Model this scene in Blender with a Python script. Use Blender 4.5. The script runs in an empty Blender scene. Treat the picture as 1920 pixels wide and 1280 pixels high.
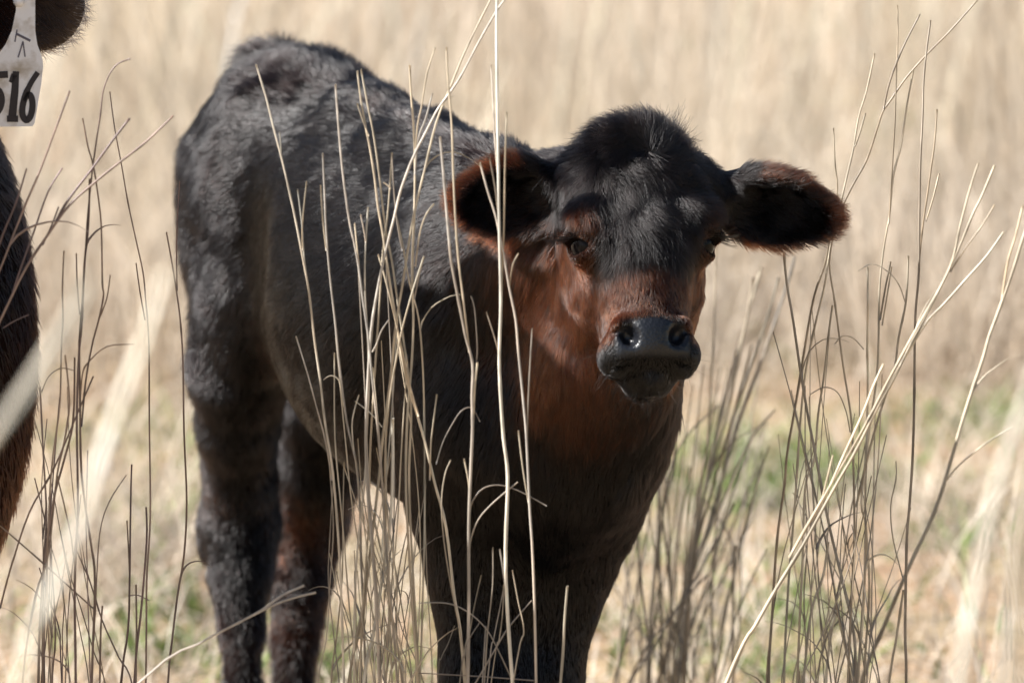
import bpy, math, time
import numpy as np
from mathutils import Vector

T0 = time.time()
rng = np.random.default_rng(516)
sc = bpy.context.scene
COL = sc.collection

# ------------------------------------------------------------------ camera
CAM_Y, CAM_Z, PITCH = -6.0, 1.55, math.radians(9.0)
FPX = 12750.0                              # focal length in photograph pixels (1920 wide)
cam_d = bpy.data.cameras.new('camera')
cam = bpy.data.objects.new('camera', cam_d)
COL.objects.link(cam)
cam.location = (0, CAM_Y, CAM_Z)
cam.rotation_euler = (math.pi / 2 - PITCH, 0, 0)
cam_d.sensor_width = 36.0
cam_d.lens = FPX * 36.0 / 1920.0
cam_d.clip_start = 0.1
cam_d.clip_end = 2000
cam_d.dof.use_dof = True
cam_d.dof.focus_distance = 6.10
cam_d.dof.aperture_fstop = 5.8
cam_d.dof.aperture_blades = 7
sc.camera = cam

# ------------------------------------------------------------------ sky and sun
SUN = Vector((-0.80, -0.15, 0.58)).normalized()      # towards the sun
world = bpy.data.worlds.new('World')
sc.world = world
world.use_nodes = True
wn = world.node_tree
sky = wn.nodes.new('ShaderNodeTexSky')
sky.sky_type = 'NISHITA'
sky.sun_disc = False
sky.sun_elevation = math.asin(SUN.z)
sky.sun_rotation = math.atan2(SUN.x, SUN.y)
bg = wn.nodes['Background']
bg.inputs['Strength'].default_value = 0.055
wn.links.new(sky.outputs['Color'], bg.inputs['Color'])
sun_d = bpy.data.lights.new('sun', 'SUN')
sun_d.energy = 5.0
sun_d.angle = math.radians(0.53)
sun_d.color = (1.0, 0.975, 0.94)
sun = bpy.data.objects.new('sun', sun_d)
sun.rotation_euler = SUN.to_track_quat('Z', 'Y').to_euler()
sun.location = (-8, -3, 6)
COL.objects.link(sun)
sc.view_settings.view_transform = 'Standard'
sc.view_settings.look = 'None'
sc.view_settings.gamma = 1.0
sc.view_settings.exposure = 1.22
sc.render.engine = 'CYCLES'
sc.cycles.use_denoising = True
sc.cycles.max_bounces = 5
sc.cycles.diffuse_bounces = 3
sc.cycles.glossy_bounces = 3
sc.cycles.transparent_max_bounces = 8
sc.cycles_curves.shape = 'RIBBONS'
sc.render.film_transparent = False

# ------------------------------------------------------------------ helpers
_f = np.array([0, math.cos(PITCH), -math.sin(PITCH)])
_u = np.array([0, math.sin(PITCH), math.cos(PITCH)])
_c = np.array([0, CAM_Y, CAM_Z])

def W(px, py, Y):
    """world point at depth Y whose direction was measured in the photograph"""
    d = _f + np.array([1, 0, 0]) * ((px - 960) / FPX) - _u * ((py - 640) / FPX)
    return _c + d * ((Y - CAM_Y) / d[1])

def ramp(x, a, b):
    t = np.clip((x - a) / (b - a), 0, 1)
    return t * t * (3 - 2 * t)

def hash3(i, j, k, s):
    h = (i.astype(np.int64) * 374761393 + j.astype(np.int64) * 668265263 + k.astype(np.int64) * 2147483647 + s * 974711) & 0xffffffff
    h = ((h ^ (h >> 13)) * 1274126177) & 0xffffffff
    h = (h ^ (h >> 16)) & 0xffffffff
    return h.astype(np.float64) / 4294967295.0

def vnoise(p, size, seed=0):
    q = p / size
    f = np.floor(q).astype(np.int64)
    w = q - f
    w = w * w * (3 - 2 * w)
    r = 0
    for a in (0, 1):
        for b in (0, 1):
            for c in (0, 1):
                wt = (w[:, 0] if a else 1 - w[:, 0]) * (w[:, 1] if b else 1 - w[:, 1]) * (w[:, 2] if c else 1 - w[:, 2])
                r = r + wt * hash3(f[:, 0] + a, f[:, 1] + b, f[:, 2] + c, seed)
    return r * 2 - 1

def vnoise3(p, size, seed=0):
    return np.stack([vnoise(p, size, seed + 11 * i) for i in range(3)], 1)

def norm(v):
    return v / np.maximum(np.linalg.norm(v, axis=-1, keepdims=True), 1e-9)

def empty(name, loc, label=None, cat=None, group=None):
    o = bpy.data.objects.new(name, None)
    o.location = tuple(loc)
    o.empty_display_size = 0.1
    COL.objects.link(o)
    tag(o, label, cat, group)
    return o

def tag(o, label=None, cat=None, group=None, kind=None):
    if label: o['label'] = label
    if cat: o['category'] = cat
    if group: o['group'] = group
    if kind: o['kind'] = kind
    return o

def root_loc(o):
    l = Vector((0, 0, 0))
    while o is not None:
        l = l + o.location
        o = o.parent
    return np.array(l)

def add_mesh(name, verts, faces, mat, parent=None, smooth=True, cols=None):
    """verts in world space; the object's origin goes to its parent's"""
    me = bpy.data.meshes.new(name)
    v = np.asarray(verts, dtype=np.float64)
    if parent is not None:
        v = v - root_loc(parent)
    if isinstance(faces, np.ndarray):
        n, k = faces.shape
        me.vertices.add(len(v))
        me.vertices.foreach_set('co', v.astype(np.float32).ravel())
        me.loops.add(n * k)
        me.loops.foreach_set('vertex_index', faces.astype(np.int32).ravel())
        me.polygons.add(n)
        me.polygons.foreach_set('loop_start', np.arange(0, n * k, k, dtype=np.int32))
        me.polygons.foreach_set('loop_total', np.full(n, k, dtype=np.int32))
        me.update(calc_edges=True)
    else:
        me.from_pydata([tuple(a) for a in v], [], faces)
    if smooth:
        me.polygons.foreach_set('use_smooth', np.ones(len(me.polygons), dtype=bool))
    if cols is not None:
        ca = me.color_attributes.new('col', 'FLOAT_COLOR', 'POINT')
        c4 = np.ones((len(v), 4), dtype=np.float32)
        c4[:, :3] = cols
        ca.data.foreach_set('color', c4.ravel())
    me.materials.append(mat)
    o = bpy.data.objects.new(name, me)
    COL.objects.link(o)
    if parent is not None:
        o.parent = parent
    return o

def new_mat(name):
    m = bpy.data.materials.new(name)
    m.use_nodes = True
    return m, m.node_tree, m.node_tree.nodes['Principled BSDF']

def attr(nt, name='col'):
    a = nt.nodes.new('ShaderNodeAttribute')
    a.attribute_name = name
    return a

# ------------------------------------------------------------------ materials
def mat_straw(name, rough=0.55, transl=0.3, spec=0.35):
    m, nt, b = new_mat(name)
    a = attr(nt)
    tc = nt.nodes.new('ShaderNodeTexCoord')
    nz = nt.nodes.new('ShaderNodeTexNoise')
    nz.inputs['Scale'].default_value = 60
    nz.inputs['Detail'].default_value = 3
    mp = nt.nodes.new('ShaderNodeMapRange')
    mp.inputs['To Min'].default_value = 0.72
    mp.inputs['To Max'].default_value = 1.2
    mx = nt.nodes.new('ShaderNodeVectorMath'); mx.operation = 'SCALE'
    nt.links.new(tc.outputs['Object'], nz.inputs['Vector'])
    nt.links.new(nz.outputs['Fac'], mp.inputs['Value'])
    nt.links.new(a.outputs['Color'], mx.inputs[0])
    nt.links.new(mp.outputs['Result'], mx.inputs['Scale'])
    nt.links.new(mx.outputs['Vector'], b.inputs['Base Color'])
    b.inputs['Roughness'].default_value = rough
    b.inputs['Specular IOR Level'].default_value = spec
    if transl > 0:
        tr = nt.nodes.new('ShaderNodeBsdfTranslucent')
        ms = nt.nodes.new('ShaderNodeMixShader')
        ms.inputs['Fac'].default_value = transl
        nt.links.new(mx.outputs['Vector'], tr.inputs['Color'])
        nt.links.new(b.outputs['BSDF'], ms.inputs[1])
        nt.links.new(tr.outputs['BSDF'], ms.inputs[2])
        nt.links.new(ms.outputs['Shader'], nt.nodes['Material Output'].inputs['Surface'])
    return m

M_STALK = mat_straw('dry_stalk', 0.38, 0.0, 0.5)
M_GRASS = mat_straw('dry_grass', 0.6, 0.35, 0.25)

def mat_hide(name):
    m, nt, b = new_mat(name)
    a = attr(nt)
    wet = attr(nt, 'wet')
    tc = nt.nodes.new('ShaderNodeTexCoord')
    nz = nt.nodes.new('ShaderNodeTexNoise')
    nz.inputs['Scale'].default_value = 420
    nz.inputs['Detail'].default_value = 4
    vo = nt.nodes.new('ShaderNodeTexVoronoi')
    vo.inputs['Scale'].default_value = 330
    bm = nt.nodes.new('ShaderNodeBump')
    bm.inputs['Strength'].default_value = 0.25
    bm.inputs['Distance'].default_value = 0.0015
    mr = nt.nodes.new('ShaderNodeMapRange')
    mr.inputs['To Min'].default_value = 0.75
    mr.inputs['To Max'].default_value = 0.33
    nt.links.new(tc.outputs['Object'], nz.inputs['Vector'])
    nt.links.new(tc.outputs['Object'], vo.inputs['Vector'])
    ad = nt.nodes.new('ShaderNodeMath'); ad.operation = 'ADD'
    nt.links.new(nz.outputs['Fac'], ad.inputs[0])
    nt.links.new(vo.outputs['Distance'], ad.inputs[1])
    nt.links.new(ad.outputs['Value'], bm.inputs['Height'])
    nt.links.new(a.outputs['Color'], b.inputs['Base Color'])
    nt.links.new(wet.outputs['Fac'], mr.inputs['Value'])
    nt.links.new(mr.outputs['Result'], b.inputs['Roughness'])
    ms_ = nt.nodes.new('ShaderNodeMapRange')
    ms_.inputs['To Min'].default_value = 0.08
    ms_.inputs['To Max'].default_value = 0.42
    nt.links.new(wet.outputs['Fac'], ms_.inputs['Value'])
    nt.links.new(ms_.outputs['Result'], b.inputs['Specular IOR Level'])
    nt.links.new(bm.outputs['Normal'], b.inputs['Normal'])
    return m

def mat_fur(name, rough=0.24, rad=0.34):
    m = bpy.data.materials.new(name)
    m.use_nodes = True
    nt = m.node_tree
    nt.nodes.remove(nt.nodes['Principled BSDF'])
    h = nt.nodes.new('ShaderNodeBsdfHairPrincipled')
    h.model = 'CHIANG'
    h.parametrization = 'COLOR'
    a = attr(nt)
    nt.links.new(a.outputs['Color'], h.inputs['Color'])
    h.inputs['Roughness'].default_value = rough
    nt.links.new(a.outputs['Alpha'], h.inputs['Roughness'])
    h.inputs['Radial Roughness'].default_value = rad
    h.inputs['Coat'].default_value = 0.0
    h.inputs['IOR'].default_value = 1.42
    h.inputs['Random Roughness'].default_value = 0.25
    nt.links.new(h.outputs['BSDF'], nt.nodes['Material Output'].inputs['Surface'])
    return m

M_HIDE = mat_hide('hide')
M_FUR = mat_fur('fur')

# ------------------------------------------------------------------ implicit body: soft union of limbs, meshed by surface nets
class Body:
    def __init__(self, ax, ay, az):
        self.ax, self.ay, self.az = ax, ay, az
        self.F = np.full((len(ax), len(ay), len(az)), 0.5, dtype=np.float32)

    def _slice(self, lo, hi):
        s = []
        for a, l, h in zip((self.ax, self.ay, self.az), lo, hi):
            i0 = max(int(np.searchsorted(a, l)) - 1, 0)
            i1 = min(int(np.searchsorted(a, h)) + 1, len(a))
            s.append(slice(i0, i1))
        return tuple(s)

    def _pts(self, s):
        return np.meshgrid(self.ax[s[0]], self.ay[s[1]], self.az[s[2]], indexing='ij')

    def _blend(self, s, d, k, sub=False):
        A = self.F[s]
        if sub:
            d = -d
            h = np.clip(0.5 + 0.5 * (d - A) / k, 0, 1)
            self.F[s] = A * (1 - h) + d * h + k * h * (1 - h)
        else:
            h = np.clip(0.5 + 0.5 * (A - d) / k, 0, 1)
            self.F[s] = A * (1 - h) + d * h - k * h * (1 - h)

    def cone(self, a, b, ra, rb, k=0.02, sub=False):
        a = np.asarray(a, float); b = np.asarray(b, float)
        R = max(ra, rb) + 2 * k + 0.02
        s = self._slice(np.minimum(a, b) - R, np.maximum(a, b) + R)
        X, Y, Z = self._pts(s)
        if X.size == 0: return
        ba = b - a
        L = float(ba @ ba) + 1e-12
        t = np.clip(((X - a[0]) * ba[0] + (Y - a[1]) * ba[1] + (Z - a[2]) * ba[2]) / L, 0, 1)
        d = np.sqrt((X - a[0] - t * ba[0]) ** 2 + (Y - a[1] - t * ba[1]) ** 2 + (Z - a[2] - t * ba[2]) ** 2) - (ra + (rb - ra) * t)
        self._blend(s, d.astype(np.float32), k, sub)

    def chain(self, pts, k=0.02):
        for (a, ra), (b, rb) in zip(pts[:-1], pts[1:]):
            self.cone(a, b, ra, rb, k)

    def ell(self, c, r, axes=None, k=0.02, sub=False):
        c = np.asarray(c, float); r = np.asarray(r, float)
        R = r.max() + 2 * k + 0.02
        s = self._slice(c - R, c + R)
        X, Y, Z = self._pts(s)
        if X.size == 0: return
        X = X - c[0]; Y = Y - c[1]; Z = Z - c[2]
        if axes is None: axes = np.eye(3)
        q = [(X * e[0] + Y * e[1] + Z * e[2]) for e in axes]
        k0 = np.sqrt(sum((qi / ri) ** 2 for qi, ri in zip(q, r)))
        k1 = np.sqrt(sum((qi / ri ** 2) ** 2 for qi, ri in zip(q, r)))
        d = k0 * (k0 - 1) / np.maximum(k1, 1e-6)
        d = np.where(k0 < 0.05, -r.min(), d)
        self._blend(s, d.astype(np.float32), k, sub)

    def mesh(self):
        F = self.F
        ax, ay, az = self.ax, self.ay, self.az
        nx, ny, nz = F.shape
        ins = F < 0
        cnt = np.zeros((nx - 1, ny - 1, nz - 1), dtype=np.int8)
        for a in (0, 1):
            for b in (0, 1):
                for c in (0, 1):
                    cnt += ins[a:nx - 1 + a, b:ny - 1 + b, c:nz - 1 + c]
        act = (cnt > 0) & (cnt < 8)
        I, J, K = np.nonzero(act)
        vid = np.full(act.shape, -1, dtype=np.int64)
        vid[I, J, K] = np.arange(len(I))
        P = np.zeros((len(I), 3)); N = np.zeros(len(I))
        corners = [(a, b, c) for a in (0, 1) for b in (0, 1) for c in (0, 1)]
        for p in corners:
            for d in range(3):
                if p[d]: continue
                q = list(p); q[d] = 1
                v0 = F[I + p[0], J + p[1], K + p[2]]
                v1 = F[I + q[0], J + q[1], K + q[2]]
                m = (v0 < 0) != (v1 < 0)
                t = np.where(m, v0 / np.where(m, v0 - v1, 1), 0)
                p0 = np.stack([ax[I + p[0]], ay[J + p[1]], az[K + p[2]]], 1)
                p1 = np.stack([ax[I + q[0]], ay[J + q[1]], az[K + q[2]]], 1)
                P += np.where(m[:, None], p0 + (p1 - p0) * t[:, None], 0)
                N += m
        P /= N[:, None]
        quads = []
        for d in range(3):
            sl0 = [slice(1, -1)] * 3; sl1 = [slice(1, -1)] * 3
            sl0[d] = slice(0, -1); sl1[d] = slice(1, None)
            A = ins[tuple(sl0)]; B = ins[tuple(sl1)]
            ch = A != B
            idx = np.array(np.nonzero(ch))
            if idx.shape[1] == 0: continue
            flip = A[ch]
            off = np.ones(3, dtype=int); off[d] = 0
            base = idx + off[:, None]
            e1, e2 = [(1, 2), (2, 0), (0, 1)][d]
            def cell(u, v):
                c = base.copy()
                c[e1] += u; c[e2] += v
                return vid[c[0], c[1], c[2]]
            q = np.stack([cell(-1, -1), cell(0, -1), cell(0, 0), cell(-1, 0)], 1)
            q[~flip] = q[~flip][:, ::-1]
            quads.append(q)
        Q = np.concatenate(quads)
        Q = Q[(Q >= 0).all(1)]
        return P, Q

def smooth_mesh(P, Q, it=3, w=0.5):
    E = np.concatenate([Q[:, [0, 1]], Q[:, [1, 2]], Q[:, [2, 3]], Q[:, [3, 0]]])
    n = len(P)
    deg = np.bincount(E.ravel(), minlength=n).astype(float)
    def lap(P):
        S = np.zeros_like(P)
        for d in range(3):
            S[:, d] = np.bincount(E[:, 0], P[E[:, 1], d], n) + np.bincount(E[:, 1], P[E[:, 0], d], n)
        return S / np.maximum(deg, 1)[:, None] - P
    for _ in range(it):                       # smooth without shrinking
        P = P + w * lap(P)
        P = P - (w + 0.02) * lap(P)
    return P

def vnormals(P, Q):
    fn = np.cross(P[Q[:, 2]] - P[Q[:, 0]], P[Q[:, 3]] - P[Q[:, 1]])
    N = np.zeros_like(P)
    for c in range(4):
        for d in range(3):
            N[:, d] += np.bincount(Q[:, c], fn[:, d], len(P))
    return norm(N), fn

def axis_grid(lo, hi, coarse, fine=None, step=0.0026):
    if fine is None:
        return np.arange(lo, hi + coarse, coarse)
    return np.concatenate([np.arange(lo, fine[0] - coarse * 0.3, coarse), np.arange(fine[0], fine[1], step), np.arange(fine[1] + coarse * 0.4, hi + coarse, coarse)])

# hair ---------------------------------------------------------------
def grow_fur(name, P, Q, parent, count, density, length, comb, lift, colour, radius, npt=5, seed=1, curl=0.25, gloss=None):
    """short coat: every hair is a curve combed along the coat's growth direction"""
    r = np.random.default_rng(seed)
    N, fn = vnormals(P, Q)
    area = 0.5 * np.linalg.norm(fn, axis=1)
    cen = P[Q].mean(1)
    fnn = norm(fn)
    wgt = area * np.maximum(density(cen, fnn), 0)
    cum = np.cumsum(wgt)
    f = np.searchsorted(cum, r.random(count) * cum[-1])
    f = np.minimum(f, len(Q) - 1)
    u, v = r.random(count)[:, None], r.random(count)[:, None]
    q = Q[f]
    def bil(A):
        return (A[q[:, 0]] * (1 - u) + A[q[:, 1]] * u) * (1 - v) + (A[q[:, 3]] * (1 - u) + A[q[:, 2]] * u) * v
    p = bil(P)
    n = norm(bil(N))
    L = length(p, n) * (0.65 + 0.6 * r.random(count))
    keep = L > 0.0012
    p, n, L = p[keep], n[keep], L[keep]
    m = len(p)
    d = comb(p, n)
    d = norm(d - n * (d * n).sum(1, keepdims=True))
    # locks: neighbours lean the same way
    lock = vnoise3(p, 0.011, seed) * 0.55 + vnoise3(p, 0.03, seed + 5) * 0.35 + vnoise3(p, 0.005, seed + 7) * 0.40
    wild = r.normal(0, 0.13, (m, 3))
    cl_ = curl(p)[:, None] if callable(curl) else curl
    d = d + (lock + wild) * (0.27 + 0.9 * cl_)
    d = norm(d - n * (d * n).sum(1, keepdims=True))
    lf = np.clip(lift(p, n) * (0.75 + 0.5 * r.random(m)) + 0.13 * vnoise(p, 0.014, seed + 3) * np.clip(lift(p, n) * 4, 0.2, 1), 0.11, 0.97)
    d0 = norm(n * lf[:, None] + d * (1 - lf)[:, None])
    d1 = norm(n * (np.where(lf > 0.3, lf * 0.75, lf * 0.35))[:, None] + d)
    side = np.cross(n, d)
    cw = (vnoise(p, 0.012, seed + 9) * 0.9 + r.normal(0, 0.25, m)) * np.ravel(cl_)
    t = np.linspace(0, 1, npt)
    pts = np.zeros((m, npt, 3))
    pts[:, 0] = p - n * 0.0002
    step = L / (npt - 1)
    for k in range(1, npt):
        w = t[k]
        dr = norm(d0 * (1 - w) + d1 * w + side * (cw * w * 1.6)[:, None])
        pts[:, k] = pts[:, k - 1] + dr * step[:, None]
    rad = radius(p) * (0.75 + 0.5 * r.random(m))
    R = rad[:, None] * (1.0 - 0.82 * t[None] ** 1.5)
    C = colour(p, n)
    C = C * (0.6 + 0.8 * r.random((m, 1))) * (1 + 0.6 * vnoise(p, 0.0045, seed + 40) + 0.35 * vnoise(p, 0.012, seed + 41))[:, None]
    cv = bpy.data.hair_curves.new(name)
    cv.add_curves([npt] * m)
    pts = pts - root_loc(parent)
    cv.attributes['position'].data.foreach_set('vector', pts.astype(np.float32).ravel())
    ra = cv.attributes.get('radius') or cv.attributes.new('radius', 'FLOAT', 'POINT')
    ra.data.foreach_set('value', R.astype(np.float32).ravel())
    ca = cv.attributes.new('col', 'FLOAT_COLOR', 'CURVE')
    c4 = np.ones((m, 4), dtype=np.float32)
    c4[:, :3] = C
    c4[:, 3] = 0.26 if gloss is None else gloss(p)
    ca.data.foreach_set('color', c4.ravel())
    cv.materials.append(M_FUR)
    o = bpy.data.objects.new(name, cv)
    COL.objects.link(o)
    o.parent = parent
    return o

def blend_field(p, items):
    """weighted blend of values anchored at points: items = (pos, value, sigma)"""
    wsum = np.full(len(p), 1e-9)
    acc = 0
    for pos, val, sg in items:
        w = np.exp(-((p - np.asarray(pos)) ** 2).sum(1) / (2 * sg * sg)) + 1e-9
        acc = acc + w[:, None] * np.asarray(val, float)[None]
        wsum = wsum + w
    return acc / wsum[:, None]

def spot(p, pos, sg):
    return np.exp(-((p - np.asarray(pos)) ** 2).sum(1) / (2 * sg * sg))

# ------------------------------------------------------------------ the calf
YAW = math.atan2(-0.92, 0.40)                                        # the way the body points, seen from above
A_ = np.array([math.cos(YAW), math.sin(YAW), 0.0])                   # forward
N_ = np.array([A_[1], -A_[0], 0.0])                                  # towards its right flank
AX = [A_, N_, np.array([0, 0, 1.0])]
calf_root = W(800, 1500, 0.45); calf_root[2] = 0.0

# head frame: s across (picture right), u out of the face, l down the face
hs = norm(np.array([0.992, 0.125, -0.01]))
hl = np.array([0.0, -0.42, -0.905]); hl = norm(hl - hs * (hl @ hs))
hu = np.cross(hl, hs)
H0 = W(1205, 452, 0.0)
HA = [hs, hu, hl]
def H(s, u, l):
    return H0 + hs * s + hu * u + hl * l
def to_head(p):
    q = p - H0
    return q @ hs, q @ hu, q @ hl

B = Body(axis_grid(-0.40, 0.36, 0.0075, (-0.075, 0.315)),
         axis_grid(-0.22, 0.98, 0.0075, (-0.16, 0.10)),
         axis_grid(-0.01, 0.86, 0.0075, (0.545, 0.815)))
# trunk
B.ell(W(566, 296, 0.66), (0.14, 0.095, 0.095), AX, 0.03)
B.ell(W(650, 440, 0.55), (0.19, 0.104, 0.128), AX, 0.04)
B.ell(W(765, 590, 0.42), (0.19, 0.122, 0.165), AX, 0.05)
B.ell(W(900, 640, 0.31), (0.17, 0.118, 0.180), AX, 0.05)
B.chain([(W(512, 172, 0.76), 0.034), (W(580, 200, 0.68), 0.042), (W(700, 268, 0.52), 0.046), (W(800, 318, 0.41), 0.046), (W(905, 378, 0.29), 0.048)], 0.03)
B.ell(W(505, 128, 0.77), (0.035, 0.026, 0.022), AX, 0.02)            # tail head
B.chain([(W(485, 170, 0.80), 0.020), (W(452, 300, 0.84), 0.018), (W(445, 560, 0.85), 0.014), (W(445, 900, 0.85), 0.011)], 0.012)
B.ell(W(592, 258, 0.58) + N_ * 0.012, (0.040, 0.028, 0.028), AX, 0.02)             # hip bone
B.ell(W(446, 310, 0.74), (0.045, 0.040, 0.045), AX, 0.03)             # pin bone
B.ell(W(655, 440, 0.545) + N_ * 0.128, (0.050, 0.026, 0.070), AX, 0.04, sub=True)   # hollow of the flank
# right hind leg
B.ell(W(470, 430, 0.66), (0.105, 0.056, 0.125), AX, 0.04)
B.ell(W(480, 590, 0.60), (0.072, 0.050, 0.075), AX, 0.03)
B.chain([(W(476, 600, 0.62), 0.052), (W(450, 700, 0.62), 0.043), (W(445, 800, 0.65), 0.033), (W(452, 905, 0.69), 0.028), (W(453, 985, 0.71), 0.034), (W(453, 1080, 0.70), 0.027), (W(453, 1180, 0.69), 0.0195), (W(456, 1380, 0.67), 0.019), (W(456, 1430, 0.66), 0.025), (W(456, 1500, 0.64), 0.022), (W(456, 1545, 0.63), 0.032)], 0.018)
B.ell(W(408, 1005, 0.735), (0.020, 0.016, 0.034), None, 0.015)      # point of hock
B.cone(W(420, 985, 0.735), W(410, 780, 0.70), 0.012, 0.018, 0.02)   # tendon
# left hind leg
B.ell(W(640, 520, 0.74), (0.10, 0.060, 0.13), AX, 0.04)
B.chain([(W(645, 640, 0.72), 0.056), (W(622, 760, 0.74), 0.046), (W(598, 880, 0.78), 0.038), (W(575, 985, 0.82), 0.037), (W(563, 1090, 0.81), 0.029), (W(553, 1200, 0.80), 0.022), (W(548, 1370, 0.78), 0.020), (W(548, 1415, 0.77), 0.026), (W(548, 1480, 0.75), 0.022), (W(548, 1528, 0.74), 0.032)], 0.018)
B.ell(W(540, 1000, 0.845), (0.020, 0.018, 0.034), None, 0.015)
# flank fold
B.cone(W(575, 590, 0.56), W(650, 740, 0.50), 0.030, 0.026, 0.04)
# shoulders and fore legs
B.ell(W(905, 640, 0.22), (0.105, 0.070, 0.13), AX, 0.04)
B.ell(W(1072, 770, 0.22), (0.10, 0.055, 0.11), AX, 0.04)
B.ell(W(1045, 790, 0.16), (0.080, 0.074, 0.12), AX, 0.05)           # brisket
B.chain([(W(930, 800, 0.19), 0.075), (W(890, 940, 0.22), 0.052), (W(905, 1090, 0.21), 0.041), (W(915, 1200, 0.20), 0.034), (W(913, 1290, 0.19), 0.034), (W(913, 1370, 0.19), 0.024), (W(915, 1560, 0.19), 0.020), (W(916, 1640, 0.18), 0.027), (W(916, 1720, 0.16), 0.024), (W(916, 1775, 0.15), 0.034)], 0.04)
B.chain([(W(1100, 820, 0.20), 0.072), (W(1070, 950, 0.24), 0.055), (W(1035, 1090, 0.23), 0.042), (W(1012, 1200, 0.22), 0.033), (W(1003, 1290, 0.21), 0.032), (W(1002, 1370, 0.21), 0.024), (W(1002, 1555, 0.21), 0.020), (W(1003, 1630, 0.20), 0.027), (W(1004, 1710, 0.18), 0.024), (W(1004, 1765, 0.17), 0.034)], 0.04)
B.cone(W(1015, 870, 0.18), W(975, 1060, 0.205), 0.062, 0.036, 0.05)
# neck and throat
B.chain([(W(955, 520, 0.26), 0.105), (W(1065, 490, 0.17), 0.088), (W(1165, 430, 0.085), 0.070)], 0.04)
B.chain([(W(1185, 585, 0.05), 0.050), (W(1135, 690, 0.09), 0.056), (W(1080, 800, 0.14), 0.068)], 0.04)
B.cone(W(1165, 560, 0.10), W(1145, 740, 0.15), 0.058, 0.058, 0.03)
# head
B.ell(H(0, -0.030, -0.050), (0.066, 0.060, 0.058), HA, 0.02)
B.ell(H(0, -0.004, -0.026), (0.064, 0.036, 0.056), HA, 0.02)
B.ell(H(0, -0.016, -0.090), (0.026, 0.026, 0.016), HA, 0.024)        # poll
for sg in (-1, 1):
    B.ell(H(sg * 0.043, 0.011, -0.018), (0.026, 0.024, 0.021), HA, 0.010)      # brow
    B.ell(H(sg * 0.040, -0.054, 0.012), (0.018, 0.036, 0.055), HA, 0.022)      # cheek
B.cone(H(0, -0.012, 0.0), H(0, -0.006, 0.090), 0.050, 0.0335, 0.018)
B.cone(H(0, 0.016, 0.005), H(0, 0.012, 0.078), 0.026, 0.022, 0.018)  # bridge of the nose
B.cone(H(0, -0.060, 0.015), H(0, -0.026, 0.105), 0.044, 0.028, 0.02)           # jaw
B.ell(H(0, -0.002, 0.096), (0.0365, 0.035, 0.026), HA, 0.014)          # muzzle
B.ell(H(0, 0.022, 0.090), (0.029, 0.018, 0.019), HA, 0.010)
for sg in (-1, 1):
    B.ell(H(sg * 0.0262, 0.002, 0.107), (0.0195, 0.029, 0.0195), HA, 0.009)    # lips
    B.ell(H(sg * 0.0265, 0.024, 0.090), (0.010, 0.011, 0.013), HA, 0.007)       # nostril wing
B.ell(H(0, 0.010, 0.106), (0.034, 0.026, 0.016), HA, 0.008)
B.ell(H(0, -0.013, 0.1250), (0.0240, 0.030, 0.0130), HA, 0.004)       # chin
# mouth, nostrils, eye sockets
mouth = [H(0.030 * t, 0.032 - 0.014 * t * t, 0.1205 - 0.0005 * t * t) for t in np.linspace(-1, 1, 9)]
for a, b, t in zip(mouth[:-1], mouth[1:], np.linspace(-0.9, 0.9, 8)):
    B.cone(a, b, 0.0016, 0.0016, 0.003, sub=True)
for sg in (-1, 1):
    B.ell(H(sg * 0.0220, 0.040, 0.0965), (0.0078, 0.018, 0.0112), [norm(hs + hl * 0.5 * sg), hu, norm(hl - hs * 0.5 * sg)], 0.004, sub=True)
    B.cone(H(sg * 0.0290, 0.034, 0.090), H(sg * 0.0345, 0.026, 0.093), 0.0042, 0.0022, 0.004, sub=True)
EYES = []
for sg in (-1, 1):
    ec = H(sg * 0.0480, -0.002, 0.003)
    out = norm(hs * sg * 0.86 + hu * 0.50 + hl * 0.02)
    EYES.append((ec, out, sg))
    fr = norm(hl - out * (hl @ out))
    al = norm(np.cross(out, fr))
    B.ell(ec, (0.0205, 0.0205, 0.0195), [out, al, fr], 0.010)                          # lids
    B.ell(ec + out * 0.0190 + fr * 0.0036, (0.013, 0.0170, 0.0066), [out, al, fr], 0.003, sub=True)
    B.cone(ec + out * 0.0165 - fr * 0.0095 - al * 0.013, ec + out * 0.0165 - fr * 0.0095 + al * 0.013, 0.0055, 0.0055, 0.006)  # opening between the lids
# ears: cupped leaves
EARS = []
def ear(base, mid, tip, half_w, face):
    base, mid, tip = (np.asarray(a) for a in (base, mid, tip))
    e = norm(tip - base)
    nf = norm(face - e * (face @ e))
    wd = np.cross(e, nf)
    Ln = np.linalg.norm(tip - base)
    EARS.append((base, e, nf, wd, Ln, half_w))
    B.cone(base - e * 0.012, base + e * 0.030, 0.021, 0.021, 0.02)
    B.ell(base + e * Ln * 0.48, (Ln * 0.42, half_w, 0.023), [e, wd, nf], 0.014)
    B.ell(base + e * Ln * 0.79, (Ln * 0.215, half_w * 0.58, 0.015), [e, wd, nf], 0.012)
    B.ell(base + e * Ln * 0.53 + nf * 0.020, (Ln * 0.40, half_w * 0.84, 0.027), [e, wd, nf], 0.009, sub=True)
    B.ell(base + e * Ln * 0.34 + nf * 0.010, (Ln * 0.20, half_w * 0.55, 0.022), [e, wd, nf], 0.010, sub=True)
def mkear(b, t, hw, face):
    ear(b, (b + t) / 2, t, hw, face)
mkear(W(1072, 358, 0.050), W(852, 385, 0.060), 0.0375, np.array([-0.12, -0.95, -0.28]))
mkear(W(1328, 366, 0.050), W(1568, 414, 0.050), 0.0375, np.array([0.02, -0.88, -0.45]))
CP, CQ = B.mesh()
del B
CP = smooth_mesh(CP, CQ, 4)
CN, _ = vnormals(CP, CQ)

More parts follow.
